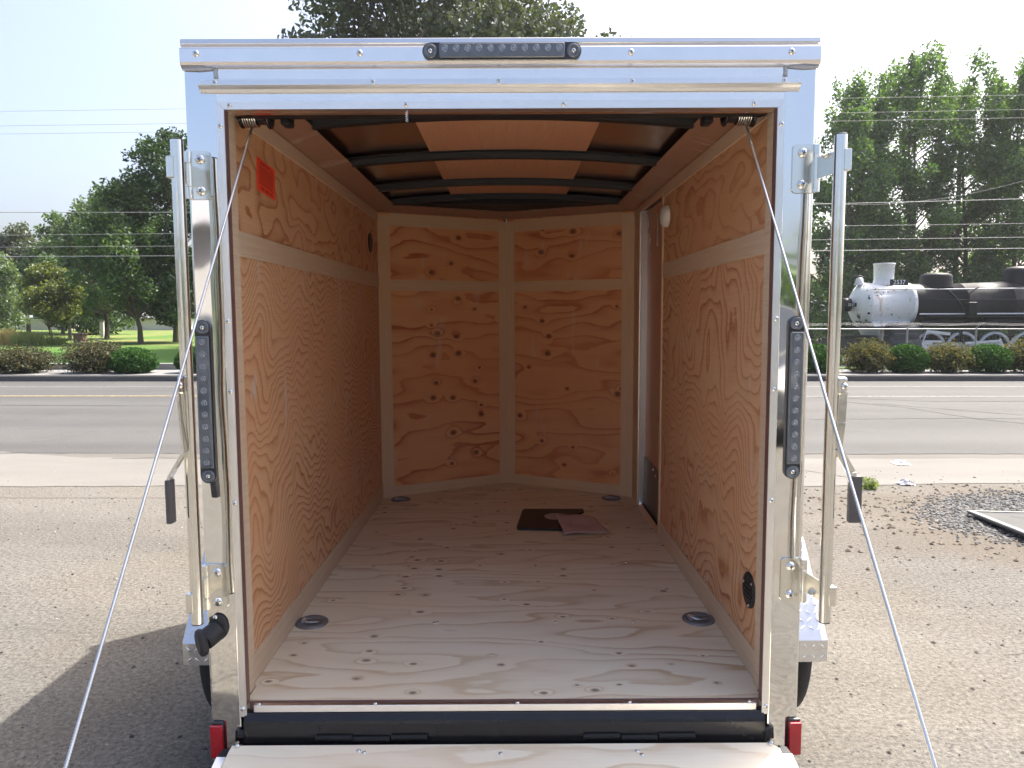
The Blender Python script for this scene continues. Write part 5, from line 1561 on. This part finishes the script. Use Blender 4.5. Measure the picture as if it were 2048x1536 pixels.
# ------------------------------------------------------------------ overhead wires
wire_m = simple('weathered_conductor', (0.30, 0.30, 0.30), 0.6, metal=0.2)
wire_d = simple('dark_conductor', (0.10, 0.10, 0.105), 0.6)
def wire_px(label, a, b_, D0, D1, sag, r, mat):
    """wire strung between two far supports at depths D0, D1"""
    def pt(px, py, D):
        return Vector(((px - 1020) / 1500.0 * D, D, 1.5 + (632 - py) / 1500.0 * D))
    p, q = pt(*a, D0), pt(*b_, D1)
    pts = []
    for k in range(41):
        t_ = k / 40
        v = p.lerp(q, t_)
        v.z -= sag * 4 * t_ * (1 - t_)
        pts.append(v)
    o = MB().tube(pts, r, 6).build('power_line', mat)
    return tag(o, label, 'wire', 'overhead wires across the road')
wire_px('highest of the overhead wires', (-700, 246), (2750, 190), 21, 21, 0.05, 0.004, wire_m)
wire_px('second highest overhead wire', (-700, 273), (2750, 217), 21, 21, 0.06, 0.004, wire_m)
wire_px('third highest overhead wire', (-700, 288), (2750, 232), 21.3, 21.3, 0.07, 0.004, wire_m)
wire_px('thicker pale wire crossing the right trees above the loose sagging one', (-700, 424), (2750, 378), 20, 20, 0.30, 0.008, wire_m)
wire_px('wire just above the lowest pair of overhead wires', (-700, 480), (2750, 440), 20, 20, 0.04, 0.006, wire_m)
wire_px('upper one of the lowest pair of overhead wires', (-700, 500), (2750, 466), 20, 20, 0.08, 0.006, wire_m)
wire_px('lowest and brightest overhead wire', (-700, 516), (2750, 488), 20, 20, 0.10, 0.0085, wire_m)
wire_px('dark wire slanting up to the right across the right trees', (1500, 372), (2400, 25), 23, 17, 0.35, 0.0055, wire_d)
wire_px('loose sagging grey wire among the right trees', (1450, 380), (2300, 265), 24, 20, 1.15, 0.005, wire_m)

# ------------------------------------------------------------------ behind the viewer (seen only in the polished posts)
WS = thing('workshop', 'grey metal workshop across the lot behind the viewer', 'building', (-9, -26, 0))
MB().box(-9, 9, -5, 5, 0, 4.2).build('wall', simple('grey_metal_siding', (0.20, 0.19, 0.19), 0.6, nscale=3), WS)
MB().prism([(-5.4, 4.202), (0, 5.8), (5.4, 4.202)], 'x', -9.4, 9.4).build('roof', roof_g, WS)
for x in (-5.0, 0.0, 5.0):
    MB().box(x - 1.6, x + 1.6, 5.001, 5.06, 0.0, 3.2).build('roller_door', simple('roller_door_paint', (0.40, 0.39, 0.37), 0.6), WS)
def car(name, label, x, y, rz, paint):
    o = thing(name, label, 'car', (x, y, 0), (0, 0, rz))
    body = [(-2.2, 0.35), (-2.25, 0.7), (-2.1, 0.92), (-1.0, 1.0), (1.0, 1.0), (2.1, 0.92), (2.25, 0.65), (2.2, 0.35)]
    MB().prism(body[::-1], 'y', -0.88, 0.88).build('body', paint, o, bevel=0.06, seg=3)
    MB().prism([(-1.5, 0.99), (-0.85, 1.48), (0.55, 1.5), (1.25, 0.99)][::-1], 'y', -0.76, 0.76).build('cabin', glass_d, o, bevel=0.06)
    MB().box(-0.85, 0.55, -0.70, 0.70, 1.475, 1.53).build('roof', paint, o, bevel=0.02)
    for wx in (-1.4, 1.4):
        for wy in (-0.82, 0.82):
            w_ = MB().lathe((wx, wy - 0.1, 0.33), (0, 1, 0), [(0.2, 0), (0.33, 0.02), (0.33, 0.18), (0.2, 0.2)], 24).build('wheel', M['tyre'], o)
            MB().lathe((wx, wy - 0.11, 0.33), (0, 1, 0), [(0.2, 0), (0.2, 0.22), (0.05, 0.23)], 20).build('rim', M['alum_bright'], w_)
    for wy in (-0.6, 0.6):
        MB().box(2.20, 2.27, wy - 0.18, wy + 0.18, 0.62, 0.78).build('headlight', white_p, o, bevel=0.02)
    return o
car('parked_car', 'dark grey car parked on the lot behind the viewer', 3.6, -7.5, R(80), simple('dark_grey_car_paint', (0.05, 0.055, 0.065), 0.25, coat=0.5))
car('parked_car', 'silver car parked on the lot behind the viewer', -4.2, -9.5, R(100), simple('silver_car_paint', (0.50, 0.50, 0.52), 0.3, metal=0.6, coat=0.5))

# ------------------------------------------------------------------ summer haze
hz = NT('summer_haze')
pv = hz.n('ShaderNodeVolumePrincipled', {'Color': (0.93, 0.96, 1.0, 1), 'Density': 0.00035, 'Anisotropy': 0.3})
hz.t.links.new(pv.outputs[0], hz.out.inputs['Volume'])
haze = MB().box(-312, 312, -312, 312, -2.4, 24.0).build('haze', hz.m)
stuff(haze, 'thin pale summer haze in the air over the whole place', 'haze')
